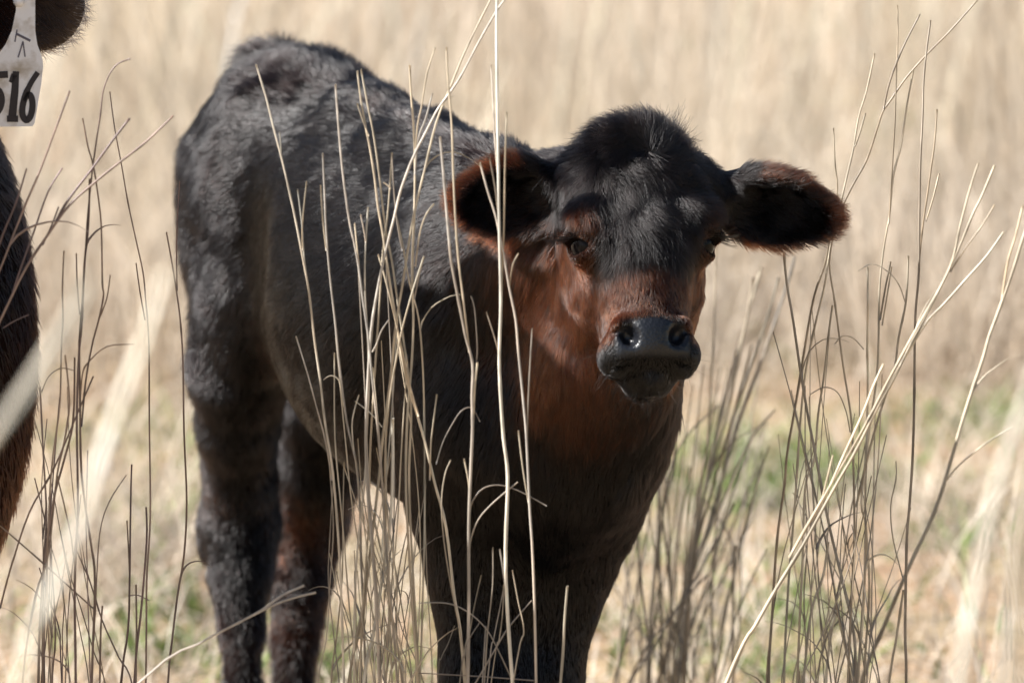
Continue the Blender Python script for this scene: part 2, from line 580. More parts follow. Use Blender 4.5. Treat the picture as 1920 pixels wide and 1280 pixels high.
def calf_brown(p):
    """where the black coat turns reddish brown"""
    s, u, l = to_head(p)
    head = (np.abs(s) < 0.085) & (u > -0.11) & (l > -0.13) & (l < 0.16)
    mid = 1 - ramp(np.abs(s), 0.024, 0.032)
    face = ramp(l, 0.014, 0.042) * (1 - mid * ramp(l, 0.074, 0.086) - (1 - mid) * 0.8 * ramp(l, 0.092, 0.112)) * np.where(s > 0.012, 0.75, 1.0)  # brown thinned on the half turned from the sun, painting its shade
    cheek = ramp(np.abs(s), 0.038, 0.054) * ramp(l, -0.045, 0.0) * (1 - ramp(l, 0.085, 0.11)) * np.where(s > 0, 0.5, 1.0)  # cheek away from the sun coloured darker too
    b = np.where(head, np.maximum(face * 0.75, cheek * 0.95), 0)
    for px, py, Y, sg, a in ((1050, 560, 0.07, 0.050, 0.95), (1075, 680, 0.06, 0.050, 1.0), (1105, 740, 0.05, 0.032, 0.6), (1010, 640, 0.13, 0.045, 0.5), (1140, 800, 0.05, 0.022, 0.4),
                             (440, 920, 0.70, 0.035, 0.3), (450, 1200, 0.70, 0.035, 0.3), (555, 1000, 0.78, 0.04, 0.5), (545, 1170, 0.78, 0.04, 0.35), (600, 640, 0.52, 0.05, 0.35), (1000, 500, 0.12, 0.06, 0.3)):
        b = np.maximum(b, a * spot(p, W(px, py, Y), sg))
    for base, e, nf, wd, Ln, hw in EARS:
        q = p - base
        a, w, n = q @ e, q @ wd, q @ nf
        rim = np.sqrt(((a - Ln * 0.5) / (Ln * 0.5)) ** 2 + (w / hw) ** 2)
        on = (a > 0.035) & (a < Ln * 1.15) & (np.abs(n) < 0.06) & (np.abs(w) < hw * 1.4)
        b = np.where(on, np.maximum(b, ramp(rim, 0.76, 0.95) * 0.6), b)
    b = b + 0.22 * vnoise(p, 0.03, 3) * ramp(b, 0.05, 0.5)
    return np.clip(b, 0, 1)

def calf_nose(p):
    """bare wet leather of the muzzle"""
    s, u, l = to_head(p)
    top = 0.080 + 0.010 * (np.abs(s) / 0.03) ** 2
    m = ramp(l, top - 0.004, top + 0.004) * (1 - ramp(l, 0.111, 0.119)) * (1 - ramp(np.abs(s), 0.030, 0.036)) * ramp(u, 0.010, 0.018)
    return m * (np.abs(s) < 0.06)

def calf_lip(p):
    s, u, l = to_head(p)
    side = 0.014 * ramp(np.abs(s), 0.026, 0.038)
    return ramp(l, 0.082 + side, 0.096 + side) * ramp(u, -0.040, -0.025) * (np.abs(s) < 0.07) * (l < 0.16) * (u < 0.08)

BLACK = np.array([0.0042, 0.0028, 0.0026])
BROWN = np.array([0.064, 0.0175, 0.0065])
def calf_colour(p, n=None):
    b = calf_brown(p)[:, None]
    c = BLACK * (1 - b) + BROWN * b
    for ec, out, sg in EYES:
        c = c * (1 - 0.93 * np.exp(-((p - (ec + out * 0.018)) ** 2).sum(1) / (2 * 0.0165 ** 2)))[:, None]
    lip = calf_lip(p)[:, None]
    return c * (1 - lip) + np.array([0.004, 0.0035, 0.0035]) * lip

def calf_hair_colour(p, n=None):
    b = calf_brown(p)
    b = ramp(b + rng.normal(0, 0.16, len(p)) * ramp(b, 0.0, 0.2), 0.22, 0.78)[:, None]
    c = BLACK * (1 - b) + BROWN * b
    lip = calf_lip(p)[:, None]
    for ec, out, sg in EYES:
        c = c * (1 - 0.93 * np.exp(-((p - (ec + out * 0.018)) ** 2).sum(1) / (2 * 0.0165 ** 2)))[:, None]
    return c * (1 - lip) + np.array([0.004, 0.0035, 0.0035]) * lip

calf = empty('calf', calf_root, 'black calf with reddish brown face and throat standing in dry grass', 'calf')
cc = calf_colour(CP) * 0.6
nose = calf_nose(CP)
cc = cc * (1 - nose[:, None]) + np.array([0.009, 0.010, 0.013]) * nose[:, None]
body = add_mesh('body', CP, CQ, M_HIDE, calf, cols=cc)
wa = body.data.attributes.new('wet', 'FLOAT', 'POINT')
wa.data.foreach_set('value', nose.astype(np.float32))

# coat growth direction
down = np.array([0, 0, -1.0])
COMB = [(W(700, 250, 0.5), -A_ * 0.9 + down * 0.12, 0.10), (W(560, 250, 0.62), -A_ * 0.7 + down * 0.5, 0.10), (W(440, 450, 0.62), down - A_ * 0.3 + N_ * 0.1, 0.10),
        (W(700, 560, 0.40), -A_ * 0.8 + down * 0.35, 0.12), (W(900, 600, 0.2), -A_ * 0.6 + down * 0.7, 0.12), (W(450, 900, 0.66), down, 0.12), (W(580, 950, 0.75), down, 0.12),
        (W(950, 1100, 0.18), down, 0.15), (W(1080, 850, 0.1), down + np.array([0.0, 0.1, 0]), 0.09), (W(1030, 560, 0.1), down * 0.9 + np.array([-0.35, 0.1, 0]), 0.06), (W(1120, 730, 0.05), down + np.array([-0.15, 0, 0]), 0.05)]
WHORL = H(0.006, 0.03, -0.078)
def calf_comb(p, n):
    d = blend_field(p, COMB)
    s, u, l = to_head(p)
    hd = (np.abs(s) < 0.09) & (u > -0.075 + 0.35 * np.clip(l, 0, 1)) & (l > -0.15) & (l < 0.145)
    rad = p - WHORL
    rad = norm(rad + 1e-6)
    swirl = np.cross(n, rad)
    near = np.exp(-((p - WHORL) ** 2).sum(1) / (2 * 0.05 ** 2))[:, None]
    face = hl * 0.8 + hs * (np.clip(s / 0.03, -1, 1) * (0.25 + 4 * np.abs(s)))[:, None]
    fd = (rad * 0.8 + swirl * 0.9 + vnoise3(p, 0.012, 55) * 0.9) * near + face * (1 - near)
    # below the eyes the hair of the bridge grows up towards the brow and then sideways
    d = np.where(hd[:, None], fd, d)
    for base, e, nf, wd, Ln, hw in EARS:
        q = p - base
        a, w, nn = q @ e, q @ wd, q @ nf
        on = (a > 0.02) & (a < Ln * 1.2) & (np.abs(nn) < 0.06) & (np.abs(w) < hw * 1.5)
        ed = e[None] * 0.8 + wd[None] * (w / hw)[:, None] * 0.8
        d = np.where(on[:, None], ed, d)
    return d

def ear_rim(p):
    r_ = np.zeros(len(p)); inn = np.zeros(len(p))
    for base, e, nf, wd, Ln, hw in EARS:
        q = p - base
        a, w, nn = q @ e, q @ wd, q @ nf
        rim = np.sqrt(((a - Ln * 0.5) / (Ln * 0.5)) ** 2 + (w / hw) ** 2)
        on = (a > 0.02) & (a < Ln * 1.2) & (np.abs(nn) < 0.06) & (np.abs(w) < hw * 1.5)
        r_ = np.where(on, np.maximum(r_, ramp(rim, 0.75, 0.95)), r_)
        inn = np.where(on, 1.0, inn)
    return r_, inn

def calf_len(p, n):
    s, u, l = to_head(p)
    L = (0.017 + 0.005 * vnoise(p, 0.05, 21)) * (0.5 + 0.5 * ramp(p[:, 2], 0.24, 0.56))
    L = L + 0.010 * spot(p, W(1090, 850, 0.1), 0.07) + 0.008 * spot(p, W(650, 980, 0.5), 0.06) + 0.014 * spot(p, W(500, 120, 0.78), 0.04)
    hd = (np.abs(s) < 0.09) & (u > -0.075 + 0.35 * np.clip(l, 0, 1)) & (l > -0.15) & (l < 0.145)
    fl = 0.0165 - 0.0115 * ramp(l, 0.015, 0.070)
    fl = fl + 0.012 * np.exp(-(l / 0.022) ** 2) * (1 - ramp(np.abs(s), 0.028, 0.045)) * (u > 0)      # curls between the eyes
    fl = fl + 0.008 * np.exp(-((l + 0.100) / 0.024) ** 2) * (1 - ramp(np.abs(s), 0.03, 0.06))          # poll tuft
    fl = np.where(l > 0.085, 0.0045 + 0.004 * ramp(l, 0.118, 0.13), fl)
    L = np.where(hd, fl, L)
    r_, inn = ear_rim(p)
    L = np.where(inn > 0, 0.009 + 0.007 * r_, L)
    for ec, out, sg in EYES:
        dd = np.linalg.norm(p - (ec + out * 0.016), axis=1)
        L = np.where(dd < 0.030, np.minimum(L, 0.003 + 0.45 * np.maximum(dd - 0.014, 0)), L)
        L = np.where(dd < 0.0125, 0, L)
    L = L * (1 - calf_nose(p))
    L = np.where(p[:, 2] < 0.05, 0, L)
    return L

def calf_lift(p, n):
    s, u, l = to_head(p)
    lf = 0.20 + 0 * s
    rump = np.maximum(ramp(p[:, 1], 0.50, 0.60) * (1 - 0.8 * ramp(n[:, 2], 0.25, 0.5) * (1 - ramp(n[:, 2], 0.72, 0.88))), ramp(n[:, 2], 0.85, 0.96) * 0.7)
    sh = ramp(spot(p, W(850, 520, 0.18), 0.05), 0.3, 0.8) * 0.6
    rump = np.maximum(rump, sh)
    lf = lf + rump * (0.28 + 0.17 * vnoise(p, 0.035, 33) + 0.08 * vnoise(p, 0.016, 34)) - (1 - rump) * 0.08
    hd = (np.abs(s) < 0.09) & (u > -0.075 + 0.35 * np.clip(l, 0, 1)) & (l > -0.15) & (l < 0.145)
    lf = np.where(hd, 0.22 + 0.35 * np.exp(-((l + 0.11) / 0.03) ** 2), lf)
    lf = lf + 0.13 * np.maximum(spot(p, W(1120, 880, 0.14), 0.09), spot(p, W(1100, 1010, 0.2), 0.07)) * (~hd)
    r_, inn = ear_rim(p)
    lf = np.where(inn > 0, 0.30 + 0.2 * r_, lf)
    return lf

def calf_density(c, n):
    view = norm(np.array([0, CAM_Y, CAM_Z]) - c)
    facing = (view * n).sum(1)
    w = np.where(facing > -0.25, 1.0, 0.22)
    s, u, l = to_head(c)
    hd = (np.abs(s) < 0.30) & (u > -0.14) & (l > -0.16) & (l < 0.16)
    w = w * np.where(hd, 2.9, 1.0)
    w = w * np.where(c[:, 2] < 0.18, 0.35, 1.0)
    return w

FUR_N = 380000
fur = grow_fur('fur', CP, CQ, body, FUR_N, calf_density, calf_len, calf_comb, calf_lift, calf_hair_colour, lambda p: np.where(p[:, 1] < 0.12, 0.00020, 0.00028), seed=4, curl=lambda p: 0.22 + 0.5 * (1 - ramp(p[:, 1], 0.10, 0.20)) * (1 - ramp(to_head(p)[2], 0.01, 0.035)) * (1 - ramp(np.abs(to_head(p)[0]), 0.045, 0.06)), gloss=lambda p: 0.17 + 0.10 * (1 - ramp(p[:, 1], 0.10, 0.30)))

# eyes
m, nt, b_ = new_mat('calf_eye')
b_.inputs['Base Color'].default_value = (0.005, 0.004, 0.004, 1)
b_.inputs['Roughness'].default_value = 0.07
b_.inputs['IOR'].default_value = 1.34
b_.inputs['Specular IOR Level'].default_value = 0.22
M_EYE = m
def uv_ball(c, r, nu=20, nv=12):
    vs = [c + np.array([0, 0, r])]
    for i in range(1, nv):
        th = math.pi * i / nv
        for j in range(nu):
            ph = 2 * math.pi * j / nu
            vs.append(c + r * np.array([math.sin(th) * math.cos(ph), math.sin(th) * math.sin(ph), math.cos(th)]))
    vs.append(c - np.array([0, 0, r]))
    fs = []
    for j in range(nu):
        fs.append((0, 1 + j, 1 + (j + 1) % nu))
        fs.append((len(vs) - 1, 1 + (nv - 2) * nu + (j + 1) % nu, 1 + (nv - 2) * nu + j))
    for i in range(nv - 2):
        for j in range(nu):
            fs.append((1 + i * nu + j, 1 + (i + 1) * nu + j, 1 + (i + 1) * nu + (j + 1) % nu, 1 + i * nu + (j + 1) % nu))
    return vs, fs
for ec, out, sg in EYES:
    vs, fs = uv_ball(ec + out * 0.0003, 0.0168)
    add_mesh('eye', vs, fs, M_EYE, calf)
# lashes
def hair_object(name, pts, R, C, parent):
    m_, k_ = pts.shape[:2]
    cv = bpy.data.hair_curves.new(name)
    cv.add_curves([k_] * m_)
    cv.attributes['position'].data.foreach_set('vector', (pts - root_loc(parent)).astype(np.float32).ravel())
    ra = cv.attributes.get('radius') or cv.attributes.new('radius', 'FLOAT', 'POINT')
    ra.data.foreach_set('value', R.astype(np.float32).ravel())
    ca = cv.attributes.new('col', 'FLOAT_COLOR', 'CURVE')
    c4 = np.ones((m_, 4), dtype=np.float32); c4[:, :3] = C; c4[:, 3] = 0.35
    ca.data.foreach_set('color', c4.ravel())
    cv.materials.append(M_FUR)
    o = bpy.data.objects.new(name, cv); COL.objects.link(o); o.parent = parent
    return o
for ec, out, sg in EYES:
    fr = norm(hl - out * (hl @ out)); al = norm(np.cross(out, fr))
    k_ = 6; m_ = 60
    a = rng.uniform(-1, 1, m_); t = np.linspace(0, 1, k_)
    L_ = 0.020 * (0.7 + 0.5 * rng.random(m_))
    root = ec + out * 0.0190 - fr * 0.0062 + al * (0.0135 * a)[:, None] - out * (0.006 * a * a)[:, None] + rng.normal(0, 0.0008, (m_, 3))
    dirs = norm(out[None] * 0.9 + fr[None] * rng.uniform(0.1, 0.6, (m_, 1)) + al[None] * (0.7 * a)[:, None] + rng.normal(0, 0.12, (m_, 3)))
    pts = root[:, None] + dirs[:, None] * (L_[:, None] * t)[:, :, None] - hl[None, None] * (0.004 * t ** 2)[None, :, None]
    hair_object('eyelashes', pts, np.repeat((0.00028 * (1 - 0.7 * t))[None], m_, 0), np.full((m_, 3), 0.004), body)
# stray tuft on the poll and whiskers
m_ = 700; k_ = 6; t = np.linspace(0, 1, k_)
sN, uN, lN = to_head(CP)
tp = np.nonzero((np.abs(sN) < 0.045) & (lN < -0.088) & (lN > -0.14) & (uN > -0.06))[0]
ids = rng.choice(tp, m_)
dirs = norm(CN[ids] * 0.6 - hl * 0.55 + hs * (sN[ids] * 9)[:, None] + vnoise3(CP[ids], 0.014, 77) * 0.75 + rng.normal(0, 0.18, (m_, 3)))
bendv = vnoise3(CP[ids], 0.02, 91) * 0.9 + np.array([0, 0, -0.2])
L_ = 0.010 + 0.018 * rng.random(m_)
pts = CP[ids][:, None] + dirs[:, None] * (L_[:, None] * t)[:, :, None] + bendv[:, None] * (L_[:, None] * t ** 2 * 0.55)[:, :, None]
hair_object('poll_tuft', pts, np.repeat((0.00020 * (1 - 0.7 * t))[None], m_, 0), np.full((m_, 3), 0.005), body)
ids = rng.choice(np.nonzero((lN > 0.10) & (lN < 0.15) & (uN > -0.05) & (np.abs(sN) < 0.06))[0], 90)
dirs = norm(CN[ids] + hl * 0.3 + rng.normal(0, 0.25, (90, 3)))
pts = CP[ids][:, None] + dirs[:, None] * (0.016 * (0.5 + rng.random(90))[:, None] * t)[:, :, None]
hair_object('whiskers', pts, np.repeat((0.00009 * (1 - 0.7 * t))[None], 90, 0), np.full((90, 3), 0.006), body)
print('calf', len(CP), 'verts, %.1f s' % (time.time() - T0))
# ------------------------------------------------------------------ the cow beside it
G = Body(axis_grid(-2.55, -0.33, 0.018, (-0.56, -0.36), 0.006), axis_grid(-0.72, 0.42, 0.018, (-0.10, 0.22), 0.006), axis_grid(-0.02, 1.50, 0.018, (0.24, 1.0), 0.006))
CY = -0.03
def c3(x, y, z): return np.array([x, y, z])
G.ell(c3(-1.42, CY, 0.86), (0.66, 0.27, 0.34), None, 0.08)
G.ell(c3(-0.98, CY, 0.84), (0.34, 0.22, 0.36), None, 0.08)
G.ell(c3(-1.98, CY, 1.02), (0.30, 0.24, 0.27), None, 0.08)
G.chain([(c3(-0.92, CY, 1.13), 0.085), (c3(-1.40, CY, 1.14), 0.08), (c3(-2.15, CY, 1.17), 0.08)], 0.06)
G.chain([(c3(-0.95, CY, 1.00), 0.18), (c3(-0.78, CY - 0.02, 0.95), 0.14), (c3(-0.66, CY - 0.02, 0.93), 0.11)], 0.06)
G.ell(W(-262, 640, 0.06), (0.158, 0.15, 0.30), None, 0.05)                      # brisket and dewlap
G.chain([(c3(-0.72, CY, 0.86), 0.12), (c3(-0.64, CY, 0.66), 0.12)], 0.06)
for sy in (-1, 1):
    G.chain([(c3(-0.74, CY + sy * 0.12, 0.66), 0.13), (c3(-0.70, CY + sy * 0.13, 0.50), 0.085), (c3(-0.68, CY + sy * 0.12, 0.34), 0.058), (c3(-0.68, CY + sy * 0.12, 0.20), 0.040), (c3(-0.67, CY + sy * 0.12, 0.10), 0.048), (c3(-0.65, CY + sy * 0.12, 0.03), 0.058)], 0.04)
    G.chain([(c3(-2.02, CY + sy * 0.15, 0.95), 0.19), (c3(-1.98, CY + sy * 0.15, 0.70), 0.12), (c3(-2.14, CY + sy * 0.15, 0.50), 0.065), (c3(-2.12, CY + sy * 0.15, 0.25), 0.042), (c3(-2.10, CY + sy * 0.15, 0.12), 0.050), (c3(-2.06, CY + sy * 0.15, 0.03), 0.06)], 0.04)
G.chain([(c3(-2.26, CY, 1.20), 0.04), (c3(-2.33, CY, 1.0), 0.03), (c3(-2.34, CY, 0.55), 0.02)], 0.03)
# head, turned to the camera
G.ell(c3(-0.655, -0.05, 0.945), (0.105, 0.12, 0.105), None, 0.04)
G.chain([(c3(-0.655, -0.10, 0.92), 0.10), (c3(-0.655, -0.24, 0.82), 0.085), (c3(-0.655, -0.34, 0.74), 0.070)], 0.04)
G.chain([(c3(-0.655, -0.06, 0.86), 0.09), (c3(-0.655, -0.30, 0.73), 0.055)], 0.04)
e_b, e_t = W(-185, -75, 0.02), W(146, 34, 0.045)
e_e = norm(e_t - e_b); e_f = np.array([0.10, -0.92, -0.36]); e_f = norm(e_f - e_e * (e_f @ e_e)); e_w = np.cross(e_e, e_f); e_L = np.linalg.norm(e_t - e_b)
G.cone(e_b - e_e * 0.05, e_b + e_e * 0.04, 0.035, 0.03, 0.03)
G.ell(e_b + e_e * e_L * 0.52, (e_L * 0.46, 0.056, 0.028), [e_e, e_w, e_f], 0.02)
G.ell(e_b + e_e * e_L * 0.82, (e_L * 0.19, 0.038, 0.018), [e_e, e_w, e_f], 0.02)
G.ell(e_b + e_e * e_L * 0.54 + e_f * 0.024, (e_L * 0.40, 0.046, 0.029), [e_e, e_w, e_f], 0.010, sub=True)
m_b, m_t = c3(-0.76, 0.0, 0.95), c3(-0.90, 0.02, 0.90)
G.ell((m_b + m_t) / 2, (0.09, 0.025, 0.05), None, 0.02)
GP, GQ = G.mesh()
del G
GP = smooth_mesh(GP, GQ, 4)
cow_root = c3(-1.3, CY, 0)
cow = empty('cow', cow_root, 'black cow wearing a white numbered ear tag beside the calf', 'cow')
def cow_colour(p, n=None):
    b = 0.15 + 0.5 * ramp(-p[:, 2], -0.62, -0.40) + 0.3 * spot(p, e_t, 0.05)
    b = np.clip(b + 0.2 * vnoise(p, 0.06, 8), 0, 0.8)[:, None]
    g = np.clip(ramp((p - e_b) @ e_e, 0.10, 0.15) * (((p - e_t) ** 2).sum(1) < 0.12 ** 2), 0, 1)[:, None]
    return (BLACK * (1 - b) + BROWN * 0.7 * b) * (1 - g) + np.array([0.085, 0.062, 0.050]) * g
cow_body = add_mesh('body', GP, GQ, M_HIDE, cow, cols=cow_colour(GP) * 0.7)
cow_body.data.attributes.new('wet', 'FLOAT', 'POINT')
def cow_density(c, n):
    return np.where((c[:, 0] > -0.60) & (c[:, 2] > 0.2), 1.0, 0.05)
def cow_comb(p, n):
    ear_on = ((p - (e_b + e_t) / 2) ** 2).sum(1) < 0.11 ** 2
    d = np.where(ear_on[:, None], e_e[None] + e_w[None] * ((p - e_b) @ e_w / 0.05)[:, None], np.array([0.15, 0.0, -1.0])[None])
    return d
grow_fur('fur', GP, GQ, cow_body, 42000, cow_density, lambda p, n: np.where(p[:, 2] < 0.08, 0, 0.017 + 0 * p[:, 0]), cow_comb, lambda p, n: 0.28 + 0 * p[:, 0], cow_colour, lambda p: 0.00026 + 0 * p[:, 0], seed=9, curl=0.4)

# ear tag
m, nt, b_ = new_mat('tag_plastic')
tc = nt.nodes.new('ShaderNodeTexCoord')
nz = nt.nodes.new('ShaderNodeTexNoise'); nz.inputs['Scale'].default_value = 55; nz.inputs['Detail'].default_value = 5
cr = nt.nodes.new('ShaderNodeValToRGB')
cr.color_ramp.elements[0].position = 0.30; cr.color_ramp.elements[0].color = (0.42, 0.36, 0.29, 1)
cr.color_ramp.elements[1].position = 0.52; cr.color_ramp.elements[1].color = (0.80, 0.79, 0.80, 1)
nt.links.new(tc.outputs['Object'], nz.inputs['Vector']); nt.links.new(nz.outputs['Fac'], cr.inputs['Fac']); nt.links.new(cr.outputs['Color'], b_.inputs['Base Color'])
b_.inputs['Roughness'].default_value = 0.45
M_TAG = m
m, nt, b_ = new_mat('tag_ink'); b_.inputs['Base Color'].default_value = (0.012, 0.008, 0.014, 1); b_.inputs['Roughness'].default_value = 0.5
M_INK = m
m, nt, b_ = new_mat('tag_pen'); b_.inputs['Base Color'].default_value = (0.10, 0.09, 0.12, 1); b_.inputs['Roughness'].default_value = 0.6
M_PEN = m
TAG_Y = -0.062
def tagp(px, py, off=0.0):
    return W(px, py, TAG_Y + 0.00008 * (px - 20) - off) 
outline = [(30, -34), (40, -42), (56, -42), (66, -34), (66, 12), (66, 58), (70, 84), (76, 100), (80, 112), (81, 126), (77, 160), (65, 231), (61, 237), (0, 238), (-66, 240), (-72, 234), (-80, 170), (-86, 130), (-80, 116), (-52, 106), (-14, 104), (0, 98), (10, 84), (22, 58), (30, 20)]
n_o = len(outline)
vs = [tagp(x, y) for x, y in outline] + [tagp(x, y, -0.0018) for x, y in outline]
cx0, cy0 = 20, 60
fs = [tuple(range(n_o))[::-1], tuple(range(n_o, 2 * n_o))] + [(i, (i + 1) % n_o, n_o + (i + 1) % n_o, n_o + i) for i in range(n_o)]
tagm = add_mesh('ear_tag', vs, fs, M_TAG, cow, smooth=False)
def stroke(name, pts, widths, mat, parent):
    pts = np.array(pts, float)
    d = np.gradient(pts, axis=0); d = d / np.linalg.norm(d, axis=1)[:, None]
    nn = np.stack([-d[:, 1], d[:, 0]], 1)
    w = np.broadcast_to(np.asarray(widths, float), (len(pts),))[:, None] / 2
    Lp, Rp = pts + nn * w, pts - nn * w
    V = [tagp(x, y, 0.0004) for x, y in Lp] + [tagp(x, y, 0.0004) for x, y in Rp] + [tagp(x, y, -0.0005) for x, y in Lp] + [tagp(x, y, -0.0005) for x, y in Rp]
    k = len(pts); Fs = []
    for i in range(k - 1):
        Fs += [(i, i + 1, k + i + 1, k + i), (2 * k + i, 3 * k + i, 3 * k + i + 1, 2 * k + i + 1), (i, 2 * k + i, 2 * k + i + 1, i + 1), (k + i, k + i + 1, 3 * k + i + 1, 3 * k + i)]
    return V, Fs
def joined(name, parts, mat):
    V, Fs = [], []
    for v, f in parts:
        o = len(V); V += v; Fs += [tuple(a + o for a in q) for q in f]
    return add_mesh(name, V, Fs, mat, tagm, smooth=False)
def crv(pts, n=18):
    pts = np.array(pts, float); k = len(pts)
    t = np.linspace(0, k - 1, n); out = []
    for a in t:
        i = min(int(a), k - 2); f = a - i
        p0, p1, p2, p3 = pts[max(i - 1, 0)], pts[i], pts[i + 1], pts[min(i + 2, k - 1)]
        out.append(0.5 * (2 * p1 + (p2 - p0) * f + (2 * p0 - 5 * p1 + 4 * p2 - p3) * f * f + (3 * p1 - p0 - 3 * p2 + p3) * f ** 3))
    return out
joined('digit', [stroke('', [(-30, 141), (-4, 141), (15, 140)], 13, M_INK, tagm), stroke('', [(-28, 147), (-31, 162), (-33, 178)], 11, M_INK, tagm),
                 stroke('', crv([(-33, 172), (-18, 164), (-3, 170), (3, 187), (-2, 206), (-17, 220), (-34, 224)]), 13, M_INK, tagm)], M_INK)
joined('digit', [stroke('', [(30, 134), (28, 170), (23, 218)], [12, 14, 15], M_INK, tagm), stroke('', [(27, 140), (20, 155)], [12, 8], M_INK, tagm), stroke('', [(13, 223), (34, 223)], 12, M_INK, tagm)], M_INK)
joined('digit', [stroke('', crv([(71, 136), (58, 156), (48, 178), (42, 202), (43, 218), (50, 226), (58, 216), (61, 196), (58, 181), (52, 178), (46, 190)], 36), [10] * 6 + [12] * 26 + [9] * 4, M_INK, tagm)], M_INK)
joined('pen_mark', [stroke('', [(31, 64), (57, 77)], 4.5, M_PEN, tagm), stroke('', [(32, 56), (28, 79)], 2.5, M_PEN, tagm), stroke('', [(43, 78), (39, 92), (34, 108)], 2.5, M_PEN, tagm), stroke('', [(43, 78), (45, 92), (47, 107)], 2.5, M_PEN, tagm)], M_PEN)
vs, fs = uv_ball(tagp(36, 2, 0.001), 0.0055, 14, 8)
add_mesh('stud', vs, fs, M_TAG, tagm)
print('cow', len(GP), '%.1f s' % (time.time() - T0))
# ------------------------------------------------------------------ ground
def ground_h(x, y):
    p = np.stack([x, y, 0 * x], 1)
    return 0.035 * vnoise(p, 1.3, 40) + 0.016 * vnoise(p, 0.35, 41) + 0.007 * vnoise(p, 0.12, 42)

def far_fade(x, y):
    return 1 - ramp(np.hypot(x, y - 4), 20, 40)

mg, nt, b_ = new_mat('soil')
tc = nt.nodes.new('ShaderNodeTexCoord')
def noise(scale, detail=5, rough=0.6):
    n_ = nt.nodes.new('ShaderNodeTexNoise'); n_.inputs['Scale'].default_value = scale; n_.inputs['Detail'].default_value = detail; n_.inputs['Roughness'].default_value = rough
    nt.links.new(tc.outputs['Object'], n_.inputs['Vector']); return n_
def ramp_node(src, p0, c0, p1, c1):
    r_ = nt.nodes.new('ShaderNodeValToRGB'); r_.color_ramp.elements[0].position = p0; r_.color_ramp.elements[0].color = (*c0, 1); r_.color_ramp.elements[1].position = p1; r_.color_ramp.elements[1].color = (*c1, 1)
    nt.links.new(src, r_.inputs['Fac']); return r_
def mixc(fac, a, b):
    x_ = nt.nodes.new('ShaderNodeMix'); x_.data_type = 'RGBA'
    nt.links.new(fac, x_.inputs['Factor']); nt.links.new(a, x_.inputs['A']); nt.links.new(b, x_.inputs['B']); return x_.outputs['Result']
n1, n2, n3 = noise(3.2), noise(26, 6, 0.7), noise(120, 4)
soilc = ramp_node(n2.outputs['Fac'], 0.3, (0.33, 0.205, 0.125), 0.7, (0.47, 0.34, 0.22))
thatch = ramp_node(n3.outputs['Fac'], 0.3, (0.24, 0.18, 0.10), 0.7, (0.50, 0.40, 0.25))
msk = ramp_node(n1.outputs['Fac'], 0.42, (0, 0, 0), 0.56, (1, 1, 1))
nt.links.new(mixc(msk.outputs['Color'], soilc.outputs['Color'], thatch.outputs['Color']), b_.inputs['Base Color'])
b_.inputs['Roughness'].default_value = 0.95
b_.inputs['Specular IOR Level'].default_value = 0.1
bp = nt.nodes.new('ShaderNodeBump'); bp.inputs['Strength'].default_value = 0.6; bp.inputs['Distance'].default_value = 0.02
nt.links.new(n2.outputs['Fac'], bp.inputs['Height']); nt.links.new(bp.outputs['Normal'], b_.inputs['Normal'])

gx = np.concatenate([-np.geomspace(900, 6.2, 26), np.linspace(-6, 6, 121), np.geomspace(6.2, 900, 26)])
gy = np.concatenate([-np.geomspace(300, 7.2, 18), np.linspace(-7, 20, 240), np.geomspace(20.3, 1500, 30)])
GX, GY = np.meshgrid(gx, gy, indexing='ij')
hz = ground_h(GX.ravel(), GY.ravel()) * far_fade(GX.ravel(), GY.ravel())
gv = np.stack([GX.ravel(), GY.ravel(), hz], 1)
nxg, nyg = GX.shape
ii, jj = np.meshgrid(np.arange(nxg - 1), np.arange(nyg - 1), indexing='ij')
i0 = (ii * nyg + jj).ravel()
ground = add_mesh('ground', gv, np.stack([i0, i0 + nyg, i0 + nyg + 1, i0 + 1], 1), mg)
tag(ground, kind='structure')

# ------------------------------------------------------------------ grass that nobody could count
def blades(name, x, y, h, lean, az, w, cols, label=None, cat=None, mat=M_GRASS, bend=0.5, segs=3, z0=None, kind='stuff'):
    n = len(x)
    z = ground_h(x, y) - 0.006 if z0 is None else z0
    base = np.stack([x, y, z], 1)
    dirh = np.stack([np.cos(az), np.sin(az), 0 * az], 1)
    face = rng.random(n) * math.tau
    sd = np.stack([np.cos(face), np.sin(face), 0 * face], 1)
    rows = []
    t = np.linspace(0, 1, segs + 1)
    for k, tk in enumerate(t):
        ang = lean * (1 - bend + bend * 2 * tk)
        off = dirh * (np.sin(ang) * h * tk)[:, None] + np.array([0, 0, 1.0])[None] * (np.cos(ang) * h * tk)[:, None]
        c = base + off
        ww = (w * (1 - 0.75 * tk ** 2) * 0.5)[:, None]
        rows.append(c - sd * ww); rows.append(c + sd * ww)
    V = np.stack(rows, 1).reshape(-1, 3)
    per = 2 * (segs + 1)
    b0 = np.arange(n) * per
    Fs = [np.stack([b0 + 2 * k, b0 + 2 * k + 1, b0 + 2 * k + 3, b0 + 2 * k + 2], 1) for k in range(segs)]
    C = np.repeat(cols, per, axis=0)
    o = add_mesh(name, V, np.concatenate(Fs), mat, None, smooth=True, cols=C)
    tag(o, label, cat, kind=kind)
    return o

def straw_cols(n, grey=0.25, warm=1.0):
    a = np.array([0.68, 0.57, 0.44]); b = np.array([0.50, 0.44, 0.38]); c = np.array([0.58, 0.44, 0.31]); d = np.array([0.78, 0.71, 0.61])
    r = rng.random((n, 4)) ** 2 * np.array([1.0, grey, 0.5 * warm, 0.9])
    r /= r.sum(1, keepdims=True)
    return (r @ np.stack([a, b, c, d])) * (0.7 + 0.5 * rng.random((n, 1)))

